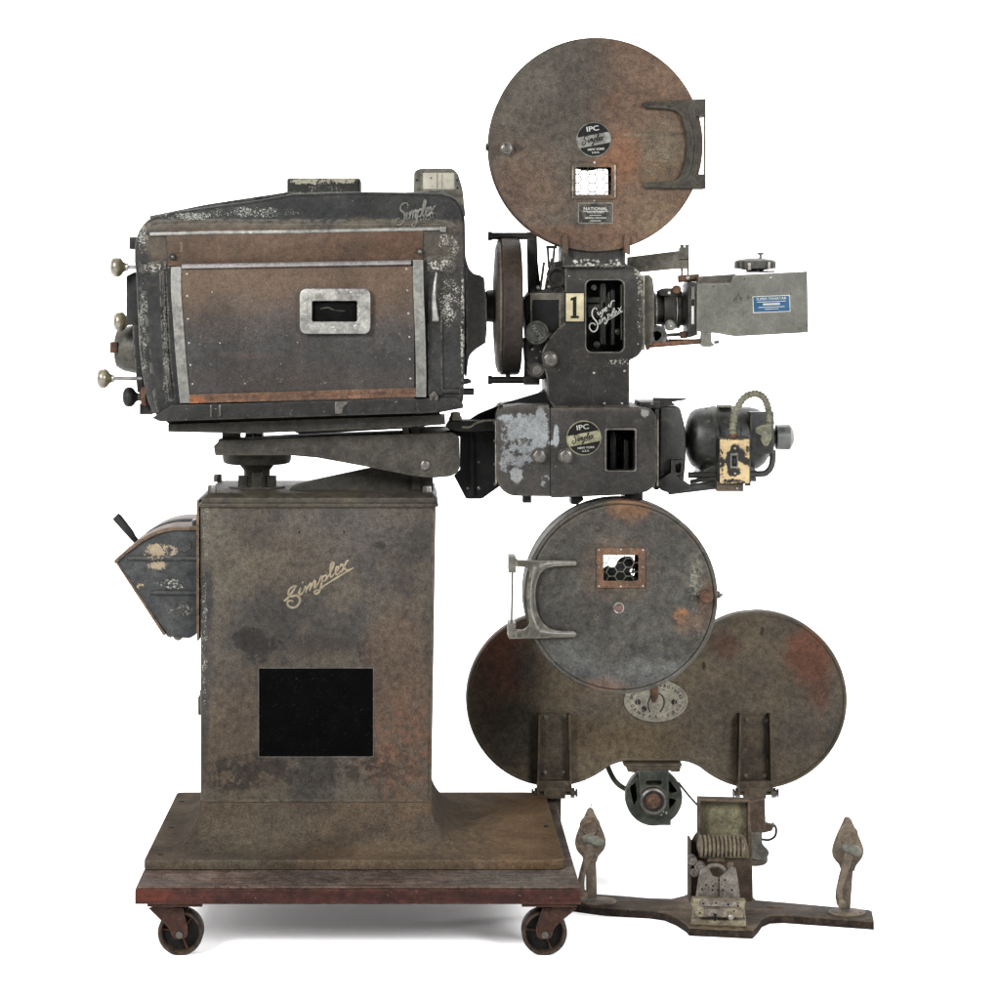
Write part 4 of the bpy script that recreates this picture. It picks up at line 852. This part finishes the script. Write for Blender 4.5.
# bracket right of sound head
b=nb('motor'); b.prism(rp([(660,407,3),(680,406,5),(686,430,8),(686,462,8),(683,490,3),(676,494,4),(662,490,4),(659,480)],5),.30,.42,.005)
b.mat('dark'); b.pbox(640,402,660,408,.28,.40,.002); b.pbox(655,404,659,490,.29,.45,.002); b.prism(rp([(654,398,1),(686,398.5),(686,400),(672,402),(676,405,2),(660,407,2),(655,404)]),.30,.33,.0015)
b.prism(rp([(658,480,3),(672,472,4),(692,486,4),(690,490),(670,493.5,4),(660,490,3)]),.27,.33,.003)
b.prism([(671,460),(684,460),(684,476),(671,476)],.275,.30,.002,holes=[[(675,465),(681,463),(681,472),(676,473)]])
b.mat('steel'); b.lz(676,[(476,4),(480,5.5),(487,5.5),(489,4)],.285,14); dome(b,652,404,.28,1.5)
b.build('drive_bracket',P0,'black drive bracket beside the motor')
b=nb('motor')
b.ptube([(668,491,.31),(722,484,.31)],[4,4.5],n=12); b.ptube([(688,475,.33),(700,475,.33),(757,474,.33),(767,472,.33),(772,464,.33),(773,450,.33)],3.2,n=10,smooth=5)
b.ptube([(756,479.5,.33),(729,478.5,.33),(700,480,.33),(690,482,.33)],2.2,n=8); b.build('motor_cradle',P0)
# drive motor
b=nb('motor'); Ymo=.39
b.lx([(685,10),(687,18),(688.5,22),(691,26.5),(695,29.5),(702,31.2),(711,32),(712,33),(715,33),(716,32),(732,32),(733,33),(736,33),(737,32),(750,31.6),(757,30),(763,26),(767,20),(770,17),(772,16)],438.5,Ymo,48)
b.prism(rp([(704,470),(712,466),(752,466),(758,472),(758,476),(700,476)]),.33,.45,.003); b.pbox(750,412,774,454,.32,.36,.004)
b.mat('dark'); b.ptube([(686,440,Ymo),(680,440,Ymo)],8,n=14)
for i in range(9):
    a=PI/2+ (i-4)*.32; b.tube([(X(693,Ymo),Ymo-26*sc(Ymo)*math.cos(a-PI/2),Z(438.5,Ymo)+26*sc(Ymo)*math.sin(a-PI/2)),(X(706,Ymo),Ymo-31.5*sc(Ymo)*math.cos(a-PI/2),Z(438.5,Ymo)+31.5*sc(Ymo)*math.sin(a-PI/2))],.002,6)
b.mat('headedge'); b.pbox(719,405.5,732,407.5,.36,.40,.001)
mo=b.build('drive_motor',P0,'rounded black electric drive motor')
b=nb('motorcap'); b.lx([(775,10),(776,12.5),(789,13),(791,11),(793,8),(793.5,2)],437,.38,40); b.mat('dark'); b.ptube([(770,437,.38),(777,437,.38)],7,n=16); b.mat('dark'); b.ptube([(768,422,.34),(772,418,.34),(773,424,.34)],2,n=8); b.build('end_cap',mo)
# switch box, conduit
YX=.262
b=nb('dark'); b.prism(rr(719,438,750.5,484,1.5,3),YX-.001,YX+.05,.002); b.mat('bracket'); b.pbox(717,481.5,743.5,491.5,YX+.006,YX+.035,.001); b.pbox(745,478,751,486,YX+.003,YX+.01,.001)
b.mat('switchcream'); b.prism(rr(720,439,749.5,483.5,1.2,3),YX-.0035,YX-.0005,.001)
b.mat('blackink'); b.pbox(731.6,455.5,737,466.5,YX-.0042,YX-.003,.0002); b.mat('badge'); b.prism([(730.4,453.5),(738,453.5),(738,468),(730.4,468)],YX-.0046,YX-.003,.0003,holes=[[(731.8,455.5),(737,455.5),(737,466.5),(731.8,466.5)]])
b.mat('rivet'); dome(b,735,448.5,YX-.0035,1.2); dome(b,735,473.5,YX-.0035,1.2); dome(b,737,488.5,YX+.006,1.1); b.mat('dark'); b.pbox(733.4,459,735.6,463.5,YX-.009,YX-.004,.0005)
sw=b.build('motor_switch',P0,'flaking cream toggle switch plate')
b=nb('conduit')
pc=cr([(733,438,.285),(733,425,.285),(736,411,.29),(744,398,.30),(755,393.5,.31),(764,398,.32),(768.5,410,.325),(768.5,424,.325)],7)
k=sc(.3); rs=[(3.9 if i%2 else 3.0)*k for i in range(len(pc))]
b.tube([(X(a,c),c,Z(d,c)) for a,d,c in pc],rs,14); b.mat('rust'); b.ptube([(733,438,.285),(733,434,.285)],4.6,n=14); b.build('conduit',sw,'ribbed flexible conduit arching to the motor')
b=nb('conduit'); b.prism(rp([(758,427,1),(762,425),(772,424,1),(772,438,2),(768,446,2),(764,446,2),(761,440,1),(762,436),(756,433,1),(756,429,1)]),.30,.335,.004); b.mat('motorcap'); dome(b,765,433.5,.30,2,.002); b.build('conduit_connector',sw)

# ---- magazines
def hexwire(b,x0,y0,x1,y1,Y,s=5.2):
    r=.52; h=s*.8
    j=0; y=y0-s
    while y<y1+s:
        x=x0-s*2+(j%2)*s*1.5
        while x<x1+s*2:
            seg=[(x,y),(x+s,y)],[(x+s,y),(x+1.5*s,y+h)],[(x,y),(x-.5*s,y+h)]
            for p,q in seg:
                if all(x0<=a[0]<=x1 and y0<=a[1]<=y1 for a in (p,q)): b.ptube([p,q],r,Y,4)
                else:
                    (ax,ay),(bx_,by)=p,q; T=[t/8 for t in range(9)]
                    ok=[(ax+(bx_-ax)*t,ay+(by-ay)*t) for t in T]; ok=[o for o in ok if x0<=o[0]<=x1 and y0<=o[1]<=y1]
                    if len(ok)>1: b.ptube([ok[0],ok[-1]],r,Y,4)
            x+=3*s
        y+=h; j+=1
YU=.24
um_c=(596,144.5,107)
b=nb('upmag'); hole=[(575.5,166.5),(612,166.5),(612,195),(575.5,195)]
b.prism(circ(*um_c,n=120),YU,YU+.006,.0015,holes=[hole])
# pressed bulge next to the hinge
b.lathe([(-.004,.01),(-.0035,.03),(-.002,.045),(.001,.055)],(X(664,YU),YU,Z(150,YU)),'Y',40)
k=sc(YU); R=um_c[2]*k; cx,cz=X(um_c[0],YU),Z(um_c[1],YU)
b.lathe([(.004,R-.001),(.012,R-.0005),(.013,R-.004),(.09,R-.004),(.091,R-.0005),(.098,R-.001)],(cx,YU,cz),'Y',120,closed=False)
b.lathe([(.012,R-.006),(.09,R-.006)],(cx,YU,cz),'Y',120,closed=False)
YU2=YU+.095
s2=sc(YU2)
back=[(cx+R*math.cos(t*2*PI/120),cz+R*math.sin(t*2*PI/120)) for t in range(120)]
bh=[(X(p[0],YU),Z(p[1],YU)) for p in hole]
b.prism_w([(x,z) for x,z in back],lambda u,v,w:(u,YU2+w,v),.004,.001,holes=[rp([(q[0],q[1],.006) for q in bh],4)])
um=b.build('upper_magazine',P0,'round brown and rusty upper film magazine')
b=nb('void'); b.lathe([(0,R*.985),(.03,R*.985)],(cx,YU+.05,cz+.0),'Y',60,closed=False)
b.mat('dark'); b.lathe([(0,.062),(.004,.062)],(X(590,YU),YU+.055,Z(140,YU)),'Y',40); b.build('film_spindle',um)
def mag_window(b,hx0,hy0,hx1,hy1,w,Y,mt):
    b.mat(mt); b.prism([(hx0-w,hy0-w),(hx1+w,hy0-w),(hx1+w,hy1+w),(hx0-w,hy1+w)],Y-.0035,Y-.0002,.001,holes=[[(hx0+.6,hy0+.6),(hx1-.6,hy0+.6),(hx1-.6,hy1-.6),(hx0+.6,hy1-.6)]])
b=nb('upmag'); mag_window(b,575.5,166.5,612,195,4,YU,'upmag'); b.mat('headedge'); b.pbox(572.2,166,573.4,198,YU-.0042,YU-.003,.0003); b.pbox(614.2,165,616,197,YU-.0042,YU-.003,.0003)
b.mat('rivet'); dome(b,594.5,162.5,YU-.003,1.3); dome(b,594.5,200.5,YU,1.0)
b.build('window_frame',um)
b=nb(GL); b.pbox(575,166,612.5,195.5,YU+.008,YU+.0095,.0002); b.mat('bracket'); hexwire(b,576,167,612,195,YU+.0087,5.4); b.build('wired_glass',um)
badge(594,139.5,17.8,YU,'badge',um,'badge')
b=nb('badge'); b.prism(rp([(577.8,202.5,1),(613,202.5,1),(613.2,223.8,1),(578,223.8,1)]),YU-.0012,YU,.0003); b.mat('dark'); b.pbox(578.9,203.6,612,222.7,YU-.0015,YU-.001,.0001)
b.mat('white'); b.text('NATIONAL',595.5,208.8,2.9,YU-.0015,0,1.15,.0004); b.text('THEATRE SUPPLY',595.5,212.6,1.4,YU-.0015,0,1.15,.0004); b.pbox(583,210.9,608,211.5,YU-.0018,YU-.0013,.0001); b.pbox(589.5,215,601.5,215.5,YU-.0018,YU-.0013,.0001)
b.text('GENERAL PRECISION',595.5,218,1.5,YU-.0015,0,1.05,.0004); b.text('COMPANY',595.5,220.9,1.4,YU-.0015,0,1.1,.0004)
b.build('nameplate',um,'small rectangular plate headed NATIONAL')
def hinge(outline,beads,blocks,rod,Y,mt,name,parent,bmt=None):
    b=nb(mt); b.prism(outline,Y-.011,Y-.002,.003,res=3)
    b.mat(bmt or mt)
    for q,r in beads: b.ptube(q,r,Y-.011,8,smooth=6)
    b.mat(mt)
    for (x0,y0,x1,y1) in blocks: b.pbox(x0,y0,x1,y1,Y-.012,Y+.05,.002)
    b.mat('rail2'); b.ptube(rod,1.1,Y+.01,8); return b.build(name,parent)
hu=[(642,105),(644,102.3)]+[(690,99.5),(706,98.5),(706,106),(698.5,107)]+cr([(695,109),(695.5,114),(698,124),(699.6,145),(698,167),(695.5,176),(696,180)],5)+[(706,181.5),(706,188.5),(690,188.5),(645,188.2),(642,185.5),(645,182.8)]+cr([(668,181.5),(677,179),(682,172),(685.5,160),(686.8,145),(685.5,130),(682,119),(677,112),(668,109.3)],5)+[(646,107.8)]
hinge(hu,[([(646,104),(672,105),(684,112),(690,125),(692.5,145),(690,168),(684,179),(672,184.5),(646,186)],1.6),([(700,102),(692,106),(690,112),(694,125),(696.2,145),(694,167),(691,178),(700,186)],1.2)],
  [(694,99.5,706,116),(694,174,706,188.5)],[(704.8,116),(704.8,174)],YU,'arm','hinge_bracket',um,'arm')
b=nb('steel'); hexbolt(b,506.5,149,YU,6.2,.014,.2); b.build('latch_bolt',um)
b=nb('dark'); b.ptube([(486,147,.27),(491,147.5,.27)],3,n=8); b.ptube([(485.5,147,.27),(488.5,147,.27)],3.6,n=6); b.build('latch_tongue',um)

YM=.22; lm_c=(621,597,97)
b=nb('lowmag'); hole=[(603,554.5),(639,554.5),(639,581.5),(603,581.5)]
k=sc(YM); R=lm_c[2]*k; cx,cz=X(lm_c[0],YM),Z(lm_c[1],YM)
b.prism_w([(cx+(R-.010)*math.cos(t*2*PI/120),cz+(R-.010)*math.sin(t*2*PI/120)) for t in range(120)],lambda u,v,w:(u,YM+w,v),.005,.002,holes=[[(X(p[0],YM),Z(p[1],YM)) for p in hole]])
b.lathe([(.005,R-.012),(.005,R-.0085),(.0015,R-.0075),(.0,R-.005),(.0008,R-.002),(.004,R),(.009,R),(.0095,R-.0012),(.088,R-.0012),(.0885,R),(.094,R)],(cx,YM,cz),'Y',120,closed=False)
b.lathe([(.012,R-.006),(.085,R-.006)],(cx,YM,cz),'Y',120,closed=False)
b.prism_w([(cx+R*math.cos(t*2*PI/120),cz+R*math.sin(t*2*PI/120)) for t in range(120)],lambda u,v,w:(u,YM+.091+w,v),.004,.001,holes=[rp([(X(p[0],YM),Z(p[1],YM),.004) for p in hole],4)])
lm=b.build('lower_magazine',P0,'round slate grey lower film magazine with rust spots')
b=nb('void'); b.lathe([(0,R*.985),(.03,R*.985)],(cx,YM+.045,cz),'Y',60,closed=False)
b.mat('dark'); b.prism(rp([(597,577),(606,565,4),(614,568,3),(620,557,5),(632,556,4),(637,566,3),(630,574,3),(640,580),(640,586),(600,586)]),YM+.03,YM+.034,.001,holes=[circ(632,571,2.6,16)]); b.build('film_spindle',lm)
b=nb('rust'); mag_window(b,603,554.5,639,581.5,6.5,YM,'ruststrip'); b.mat('rivet')
for q in ((599,550),(599,567),(599,586),(643,550),(643,567),(643,586),(621,586.5),(621,549.5)): dome(b,q[0],q[1],YM-.003,1.1)
b.build('window_frame',lm,'rusty window frame')
b=nb(GL); b.pbox(602,554,640,582,YM+.008,YM+.0095,.0002); b.mat('greymetal'); hexwire(b,603.5,555,638.5,581,YM+.0087,5.6); b.build('wired_glass',lm)
hl=rp([(509,558,1),(514,556.5,1),(518,560),(576,561,1.5),(577,563.5,1),(576,565.5,1.5),(552,566.5,6),(541,571,8),(536.5,583,8),(535,597,10),(537.5,613,10),(543,624,8),(553,630.5,6),(575,631.5,1.5),(577,634,1),(575,637,1.5),(540,638.5),(509,639,1),(508.5,630,1),(524,630,2),(530,625,5),(527.8,613,8),(526.5,597,10),(527.5,583,8),(530,572,5),(527,567.5,2),(509,566,1)],5)
hinge(hl,[([(535,567),(532,580),(530.5,597),(532,614),(538,629)],1.0),([(576,562.6),(552,563),(540,566)],1.1),([(576,633.5),(552,633),(540,631)],1.1)],
  [(509,557,516,573),(508.5,624,516,638)],[(512.5,573),(511.5,625)],YM,'greymetal','hinge_bracket',lm,'alu')
b=nb('rivet'); b.ly(618.8,608,[(YM-.0025,4.6),(YM-.003,5.2),(YM,5.8)],32); b.mat(M('pinkish_rivet',C(142,112,104),C(120,92,86),sc1=80,fine=.3)); b.ly(618.8,608,[(YM-.0036,3.6),(YM-.0026,4.4)],28); b.build('center_rivet',lm)
b=nb('rust'); b.ly(706.5,596.5,[(YM-.016,3),(YM-.018,6),(YM-.014,7),(YM-.006,6),(YM,5)],28); b.build('latch_knob',lm)
b=nb('steel'); b.ptube([(714,594,.26),(722.5,595,.26)],1.8,n=8); b.ptube([(718,591,.26),(719,598,.26)],1.8,n=8); b.build('latch_tongue',lm)

# ================================================================ REWINDER CABINET (twin reels)
YR=.74
RW=empty('twin_reel_rewinder',(.28,.82,FLOOR),'olive brown double round rewinder cabinet on legs behind the lower magazine','rewinder')
def fig8():
    cL=(553,700,87); cR=(758.5,700.5,89); o=[]
    # lower side left to right, then the right lobe, top, left lobe
    def arc(c,a0,a1,n): return [(c[0]+c[2]*math.cos(math.radians(a0+(a1-a0)*i/n)),c[1]+c[2]*math.sin(math.radians(a0+(a1-a0)*i/n))) for i in range(n+1)]
    L=arc(cL,270,50,60) ; Rr=arc(cR,131,-90,60)
    return L+cr([L[-1],(616,764),(624,762),(640,762),(668,762),(684,762),(692,764),Rr[0]],4)[1:-1]+Rr[:-1]+cr([Rr[-1],(735,614.5),(712,625),(690,645),(655,655),(620,645),(598,625),(575,615.5),L[0]],4)[:-1]
F=fig8()
b=nb('rewind'); b.prism(F,YR,YR+.045,.006,res=3)
cx,cy=656,700
ins=[(q[0]+(cx-q[0])*0.0,q[1]) for q in F]
# rolled rim bead following the outline just inside the edge
def inset(pts,d):
    o=[];L=len(pts)
    for i in range(L):
        a=Vector(pts[i-1]);c=Vector(pts[(i+1)%L]);t=(c-a)
        if t.length<1e-6: continue
        t.normalize(); o.append((pts[i][0]+t.y*d,pts[i][1]-t.x*d))
    return o
ar=sum(F[i-1][0]*F[i][1]-F[i][0]*F[i-1][1] for i in range(len(F)))
ir=inset(F,2.6 if ar<0 else -2.6); ir2=inset(F,-2.6 if ar<0 else 2.6)
inn=ir if max(p[0] for p in ir)<max(p[0] for p in F) else ir2
q=[(X(p[0],YR),YR+.0005,Z(p[1],YR)) for p in inn]; b.tube(q+[q[0]],.0045,8,cap=False)
cab=b.build('cabinet',RW)
for px in (554.5,755.5):
    b=nb('bracket'); b.pbox(px-15,716 if px>600 else 713.5,px+15,787,YR-.006,YR-.0005,.001)
    for s in (-1,1): b.prism([(px+s*15-1,715),(px+s*15+1,715),(px+s*16.5+1,795),(px+s*16.5-1,795)],YR-.030,YR-.001,.0006)
    b.pbox(px-17,781,px+17,792,YR-.028,YR,.003)
    b.mat('rivet' if px<0 else 'greymetal')
    for dx,dy in ((-9,717),(11,717),(-10,773),(9.5,773)): dome(b,px+dx,dy+(3 if px>600 else 0),YR-.006,2.6,.004)
    b.build('leg_bracket',cab)
    g=nb('bracket'); zt=Z(788,YR)
    g.ptube([(px-22,793,YR-.015),(px+22,793,YR-.015)],2.2,n=10); g.mat('steel')
    for s in (-1,1):
        g.ptube([(px+s*16,793,YR-.015),(px+s*20,793,YR-.015)],5.2,n=6); g.ptube([(px+s*21,793,YR-.015),(px+s*23,793,YR-.015)],4.2,n=6)
    g.mat('bracket'); g.pbox(px-11,788,px+11,799,YR-.03,YR+.03,.003)
    xx=X(px-1,YR)
    g.box(xx-.016,xx+.018,YR+.0,YR+.05,FLOOR+.012,Z(797,YR),.004); g.flat(circ(xx,YR+.03,.035,28,.05),FLOOR+.001,FLOOR+.014,.004)
    g.build('leg',RW)
# motor and pulley under the bridge
b=nb('bracket'); b.pbox(624,764,682,766.5,YR-.02,YR+.08,.001); b.prism(rp([(626,767),(681,767),(680,772,1),(672,772),(668,770),(640,770),(636,773),(628,772)]),YR-.02,YR+.06,.001)
b.mat('greenmotor'); b.prism(rp([(639,770),(669,770),(668,800,4),(662,816,4),(646,816,4),(640,800,4)]),YR-.02,YR-.004,.003,holes=[rr(646,781,662,785.5,2,3)])
b.prism(circ(654,797.5,28.5,60),YR+.0,YR+.03,.004,holes=[rp([(629.5,787,2),(636,782,2),(638,800,2),(634,806,2)]),rp([(669,780,2),(678,792,2),(669,794,2)]),rp([(669,798,2),(677,800,2),(669,810,2)])])
b.mat('void'); b.prism(circ(654,797.5,26,48),YR+.031,YR+.034,.0005)
b.mat('greenmotor'); b.pbox(655,812,671,825.5,YR+.002,YR+.02,.002)
b.mat('steel'); b.ly(653.5,801.5,[(YR-.036,8.5),(YR-.038,11),(YR-.036,13),(YR-.030,13.6),(YR-.01,13.6)],40); b.mat('dark'); b.ly(653.5,801.5,[(YR-.0388,10.6),(YR-.036,10.7)],36)
b.mat('rust'); b.ly(653.5,801.5,[(YR-.0440,2),(YR-.0445,5),(YR-.042,7),(YR-.0385,7.6)],32); b.mat('rivet')
for q in ((663,811.5),(666,813),(659,823),(661,814.5)): dome(b,q[0],q[1],YR-.005 if q[1]<820 else YR+.002,1.3)
rm=b.build('rewinder_motor',RW,'grey green round motor hanging under the cabinet')
b=nb('greenmotor'); b.ptube([(606,762),(611,774),(617,783),(626,789),(636,790)],2.7,YR+.05,10,smooth=5); b.build('motor_hose',RW)
b=nb('cable'); b.ptube([(678,782),(690,797),(702,810)],1.1,YR+.02,8,smooth=4); b.build('motor_cable',RW)
b=nb('cable'); b.ptube([(772,823),(776,828),(775,836),(768,840),(758,838),(752,834)],1.3,YR+.03,8,smooth=5)
b.build('motor_cable',RW)
b=nb('bracket'); b.prism(rp([(757,822),(760,821),(775,825),(772,831),(764,833),(757,832)]),YR-.01,YR+.0,.001); b.mat('greymetal'); b.prism(rp([(746,833),(761,832),(763,845,2),(770,852,3),(768,858,3),(760,861,3),(748,858,2)]),YR-.02,YR+.0,.003); b.build('foot_pedal',RW)
# oval badge
b=nb('oval'); OX,OY=656,701
ov=circ(OX,OY,32,60,21); b.prism(ov,YR-.004,YR-.0005,.001)
def orng(rx,ry,r): 
    q=[(X(p[0],YR-.004),YR-.0042,Z(p[1],YR-.004)) for p in circ(OX,OY,rx,48,ry)]; b.tube(q+[q[0]],r,6,cap=False)
orng(30,19.2,.001); orng(19,12.5,.0009); orng(10,8.5,.0012); b.mat('dark')
for q in ((638,702),(674,702),(644,709)): b.ly(q[0],q[1],[(YR-.0046,1.5),(YR-.0043,2.8),(YR-.004,3)],12)
b.ptube([(650,712),(648,704),(651,696),(657,693),(663,697),(664,705),(660,712)],.7,YR-.0045,6,smooth=4)
b.mat('blackink')
def around(txt,a0,a1,rx,ry,h,flip):
    for i,ch in enumerate(txt):
        if ch==' ': continue
        a=math.radians(a0+(a1-a0)*i/(len(txt)-1)); px=OX+rx*math.cos(a); py=OY-ry*math.sin(a)
        nx,ny=math.cos(a)/rx,math.sin(a)/ry; t=math.degrees(math.atan2(ny,nx)); b.text(ch,px,py,h,YR-.004,t-90 if not flip else t+90,1.,.0008)
around('GOLDBERG BROTHERS',170,10,25.2,16.0,2.7,False); around('DENVER COLO',198,342,25.2,16.0,2.7,True)
b.build('oval_badge',cab,'pale oval maker badge lettered GOLDBERG BROTHERS DENVER COLO')
b=nb('rust'); b.prism(rp([(650,686),(658,686),(658,697),(655,703,1),(652,702,1)]),YR-.01,YR-.004,.001); b.build('wing_screw',cab)

# ================================================================ REWIND BENCH
RB=empty('rewind_bench',(.68,.22,FLOOR),'low dark wooden bench board with two hand cranked film rewind posts on the floor','rewind bench')
top=[(569,903),(606,908),(650,910.5),(664,912.5),(676,917.5),(686,924),(689,927.5),(752.5,930.5),(757,926),(762,919),(770,915.5),(784,915),(874,921.5),(872,911),(868,909.5),(756,900),(753,897),(688,893.5),(684,895.5),(672,898.5),(650,898),(598,894),(571,892.5)]
gt=[G(*p,z=.006) for p in top]
b=nb('benchedge'); b.flat(gt,FLOOR+.0005,.0035,.001); b.mat('bench'); b.flat(gt,.0036,.006,.001); b.mat('rust'); g=G(775,907,.006); b.flat(circ(g[0],g[1],.018,24,.007),.0055,.0068,.0003); b.build('board',RB)
def post(bx,by,px,dy=0,dx=0,wire=False):
    gx,gy=G(bx,by,.006); Y=gy
    p=nb('tan'); p.flat(circ(gx,gy,.040,36,.028),.0055,.0105,.0015); k=sc(Y)
    p.mat('void')
    for s in (-1,1): p.lathe([(.0100,.0026),(.0108,.0026)],(gx+s*.026,gy-.012,0),'Z',10)
    p.mat('tan')
    p.prism(rp([(px-4.6,852+dy),(px+5,852+dy),(px+4.6+dx,by-3),(px-6+dx,by-3)]),Y-.006,Y+.010,.003)
    p.prism([(a,b_+dy) for a,b_ in cr([(px-15,841),(px-11,829),(px-5,816),(px-2.2,810.5),(px+2.2,810.5),(px+5,816),(px+11,829),(px+15,840),(px+14,849),(px+8,857),(px+5,863),(px-5.5,863),(px-9,857),(px-14.5,850)],5,True)],Y-.010,Y+.016,.006,res=3)
    p.mat('tan'); p.ly(px-1,826+dy,[(Y-.0105,9.5),(Y-.0108,9.8),(Y-.009,10.5)],28); p.mat('tan')
    p.ly(px-1,829+dy,[(Y-.013,5),(Y-.015,6.6),(Y-.010,8)],28)
    if wire: p.mat('dark'); p.ptube([(px-1,812),(px,806),(px+1,803)],.5,Y,6)
    po=p.build('rewind_post',RB)
    c=nb('tan'); yc=842+dy
    c.ptube([(px,yc+2,Y-.028),(px-3,yc+14,Y-.030),(px-9,yc+34,Y-.026),(px-10,yc+46,Y-.02),(px-8,yc+52,Y-.016)],[4.6,4.4,3.2,3.8,3.2],n=12,smooth=4)
    c.ptube([(px,yc+2,Y-.028),(px,yc+2,Y-.01)],3.6,n=12)
    c.lathe([(-.012,.006),(-.010,.0095),(.006,.0095)],(X(px-8,Y-.016),Y-.016,Z(yc+52,Y-.016)),'Y',16); c.build('crank_arm',po)
    h=nb('palehandle'); h.ptube([(px-8,yc-3,Y-.034),(px-3,yc-3.5,Y-.036),(px+6,yc-.5,Y-.036),(px+11,yc+2.5,Y-.034)],[2.2,4.6,5.2,3.2],n=14,smooth=4); h.build('crank_grip',po,'pale rounded crank grip')
post(598,902,591.0,0,1.5,True); post(847,913,849,9,-3)

# ================================================================ SPLICER
SP=empty('film_splicer',(.645,.22,FLOOR+.018),'small dusty brown film splicer with open hood and ribbed coil on the bench board','film splicer')
Yp=.30; b=nb('splicer')
b.prism(rp([(689.5,900),(690,842,10),(700,828,8),(728,826),(752,830,4),(753,902)],5),Yp,Yp+.006,.001)
b.prism([(689.5,840),(691.5,840),(691.5,903),(689.5,903)],Yp-.04,Yp,.001)
b.build('back_panel',SP)
b=nb('splicer'); Yh=.262; b.prism([(698.5,799),(750,800.5),(750,846),(698.5,846)],Yh,Yh+.03,.001,holes=[[(700.5,801),(748,802.5),(748,845),(700.5,845)]])
b.mat('splicerin'); b.pbox(700,800,749,858,Yh+.025,Yh+.029,.0005)
b.prism(rp([(700,846),(712,840,6),(735,839,6),(747,846),(747,852),(700,852)]),Yh+.004,Yh+.026,.003)
b.build('hood',SP,'open fronted rusty hood')
b=nb('splicer'); b.prism(rp([(745,803),(765,798),(766,830),(752,832)]),.42,.44,.001); b.build('side_plate',SP)
b=nb('coil'); pr=[]
pr.append((697,3))
for i in range(11):
    x=699+i*4.1; pr+=[(x,8.0),(x+.6,10.6),(x+1.6,11.3),(x+2.6,10.6),(x+3.2,8.0)]
pr.append((745,3)); b.lx(pr,846,.225,32); b.mat('splicer'); b.ptube([(742,855),(747,852),(744,838),(735,835)],1.2,.2,8,smooth=4)
b.build('ribbed_coil',SP,'ribbed cylindrical coil')
b=nb('splicer'); b.prism(rp([(709,855,3),(723,855,3),(725,862,2),(707,862,2)]),.22,.26,.003); b.mat('splplate')
b.ly(692.5,860.5,[(.235,3),(.232,4.6),(.24,5),(.25,5)],20); b.ly(701,868.5,[(.215,3.4),(.212,5.2),(.22,5.6),(.235,5.6)],20); b.ly(695,874,[(.24,3),(.25,4.5)],14)
q=[(X(715+11*math.cos(t),.225),.225,Z(874-9*math.sin(t),.225)) for t in [PI*i/14 for i in range(15)]]; b.tube(q,.0045,8)
b.mat('coil'); b.ly(730,866,[(.225,3),(.235,4)],16); b.build('roller',SP)
b=nb('splplate'); Yq=.205
b.prism(rp([(700.5,869,2),(708,866,3),(713,876),(718.5,877.5),(718.5,901),(695.5,900,1),(698.5,880)]),Yq,Yq+.006,.0012)
b.prism(rp([(719.5,877.5),(725,873),(731,866.5,3),(736,868,2),(738,880),(741,903),(719.5,902)]),Yq,Yq+.006,.0012)
b.mat('void')
for q in ((706,885),(713,886),(719,880),(702,889),(712.5,890),(718,890),(725,880),(723,890),(732,890),(716,898.5)): dome(b,q[0],q[1],Yq,1.0,.0008)
b.build('splice_plate',SP)
b=nb('splcream')
g0=[G(691,919,.02),G(746,921,.02),G(745,909,.02),G(693,907,.02)]
b.flat(g0,.0065,.020,.003); b.prism(rp([(693.5,899),(746,901),(744,913),(742,918,1),(697,917,1),(692,906)]),.165,.19,.003)
b.mat('splplate'); b.prism([(701,901),(737,902),(736,907),(701,906)],.158,.166,.0008); b.pbox(705,909,722,916,.160,.166,.0006); b.mat('rivet'); dome(b,731,917,.160,3.2,.005); b.mat('void'); b.pbox(714,914,716.5,921,.157,.162,.0004)
for q in ((703,903.5),(716,903),(728,904.5),(738,906),(700,913),(734,911)): dome(b,q[0],q[1],.1575,1.,.0006)
b.build('splicer_base',SP,'cream coloured base block')

# ================================================================ LIGHT
w=bpy.data.worlds.new('World'); scn.world=w; w.use_nodes=True
bg=w.node_tree.nodes['Background']; bg.inputs[0].default_value=(1,.995,.985,1); bg.inputs[1].default_value=.72
def area(name,loc,tgt,sx,sy,power,col=(1,1,1)):
    l=bpy.data.lights.new(name,'AREA'); l.shape='RECTANGLE'; l.size=sx; l.size_y=sy; l.energy=power; l.color=col
    o=bpy.data.objects.new(name,l); COL.objects.link(o); o.location=loc
    o.rotation_euler=(Vector(tgt)-Vector(loc)).to_track_quat('-Z','Y').to_euler(); return o
area('softbox',(-2.6,-3.4,3.2),(0,.3,.9),1.5,1.5,760)
area('softbox',(3.0,-3.6,2.6),(0.1,.3,.8),1.5,1.5,430)
area('background_strip',(0,2.3,4.4),(0,2.8,0),4.5,1.2,140)
for sx in (-1,1): area('background_strip',(sx*4.2,1.6,1.6),(0,3.6,1.0),.8,2.4,120)

cam=bpy.data.cameras.new('Camera'); co=bpy.data.objects.new('Camera',cam); COL.objects.link(co); scn.camera=co
co.location=(0,-CAMD,EYE); co.rotation_euler=(PI/2,0,0); cam.sensor_width=36
cam.lens=36*CAMD/(1000*S); cam.shift_x=(500-CAMX)/1000; cam.shift_y=-(500-CAMY)/1000
cam.clip_start=.1; cam.clip_end=60
vs=scn.view_settings; vs.view_transform='Standard'; vs.look='None'; vs.gamma=1; vs.exposure=0; vs.use_curve_mapping=False
scn.render.resolution_x=1024; scn.render.resolution_y=1024
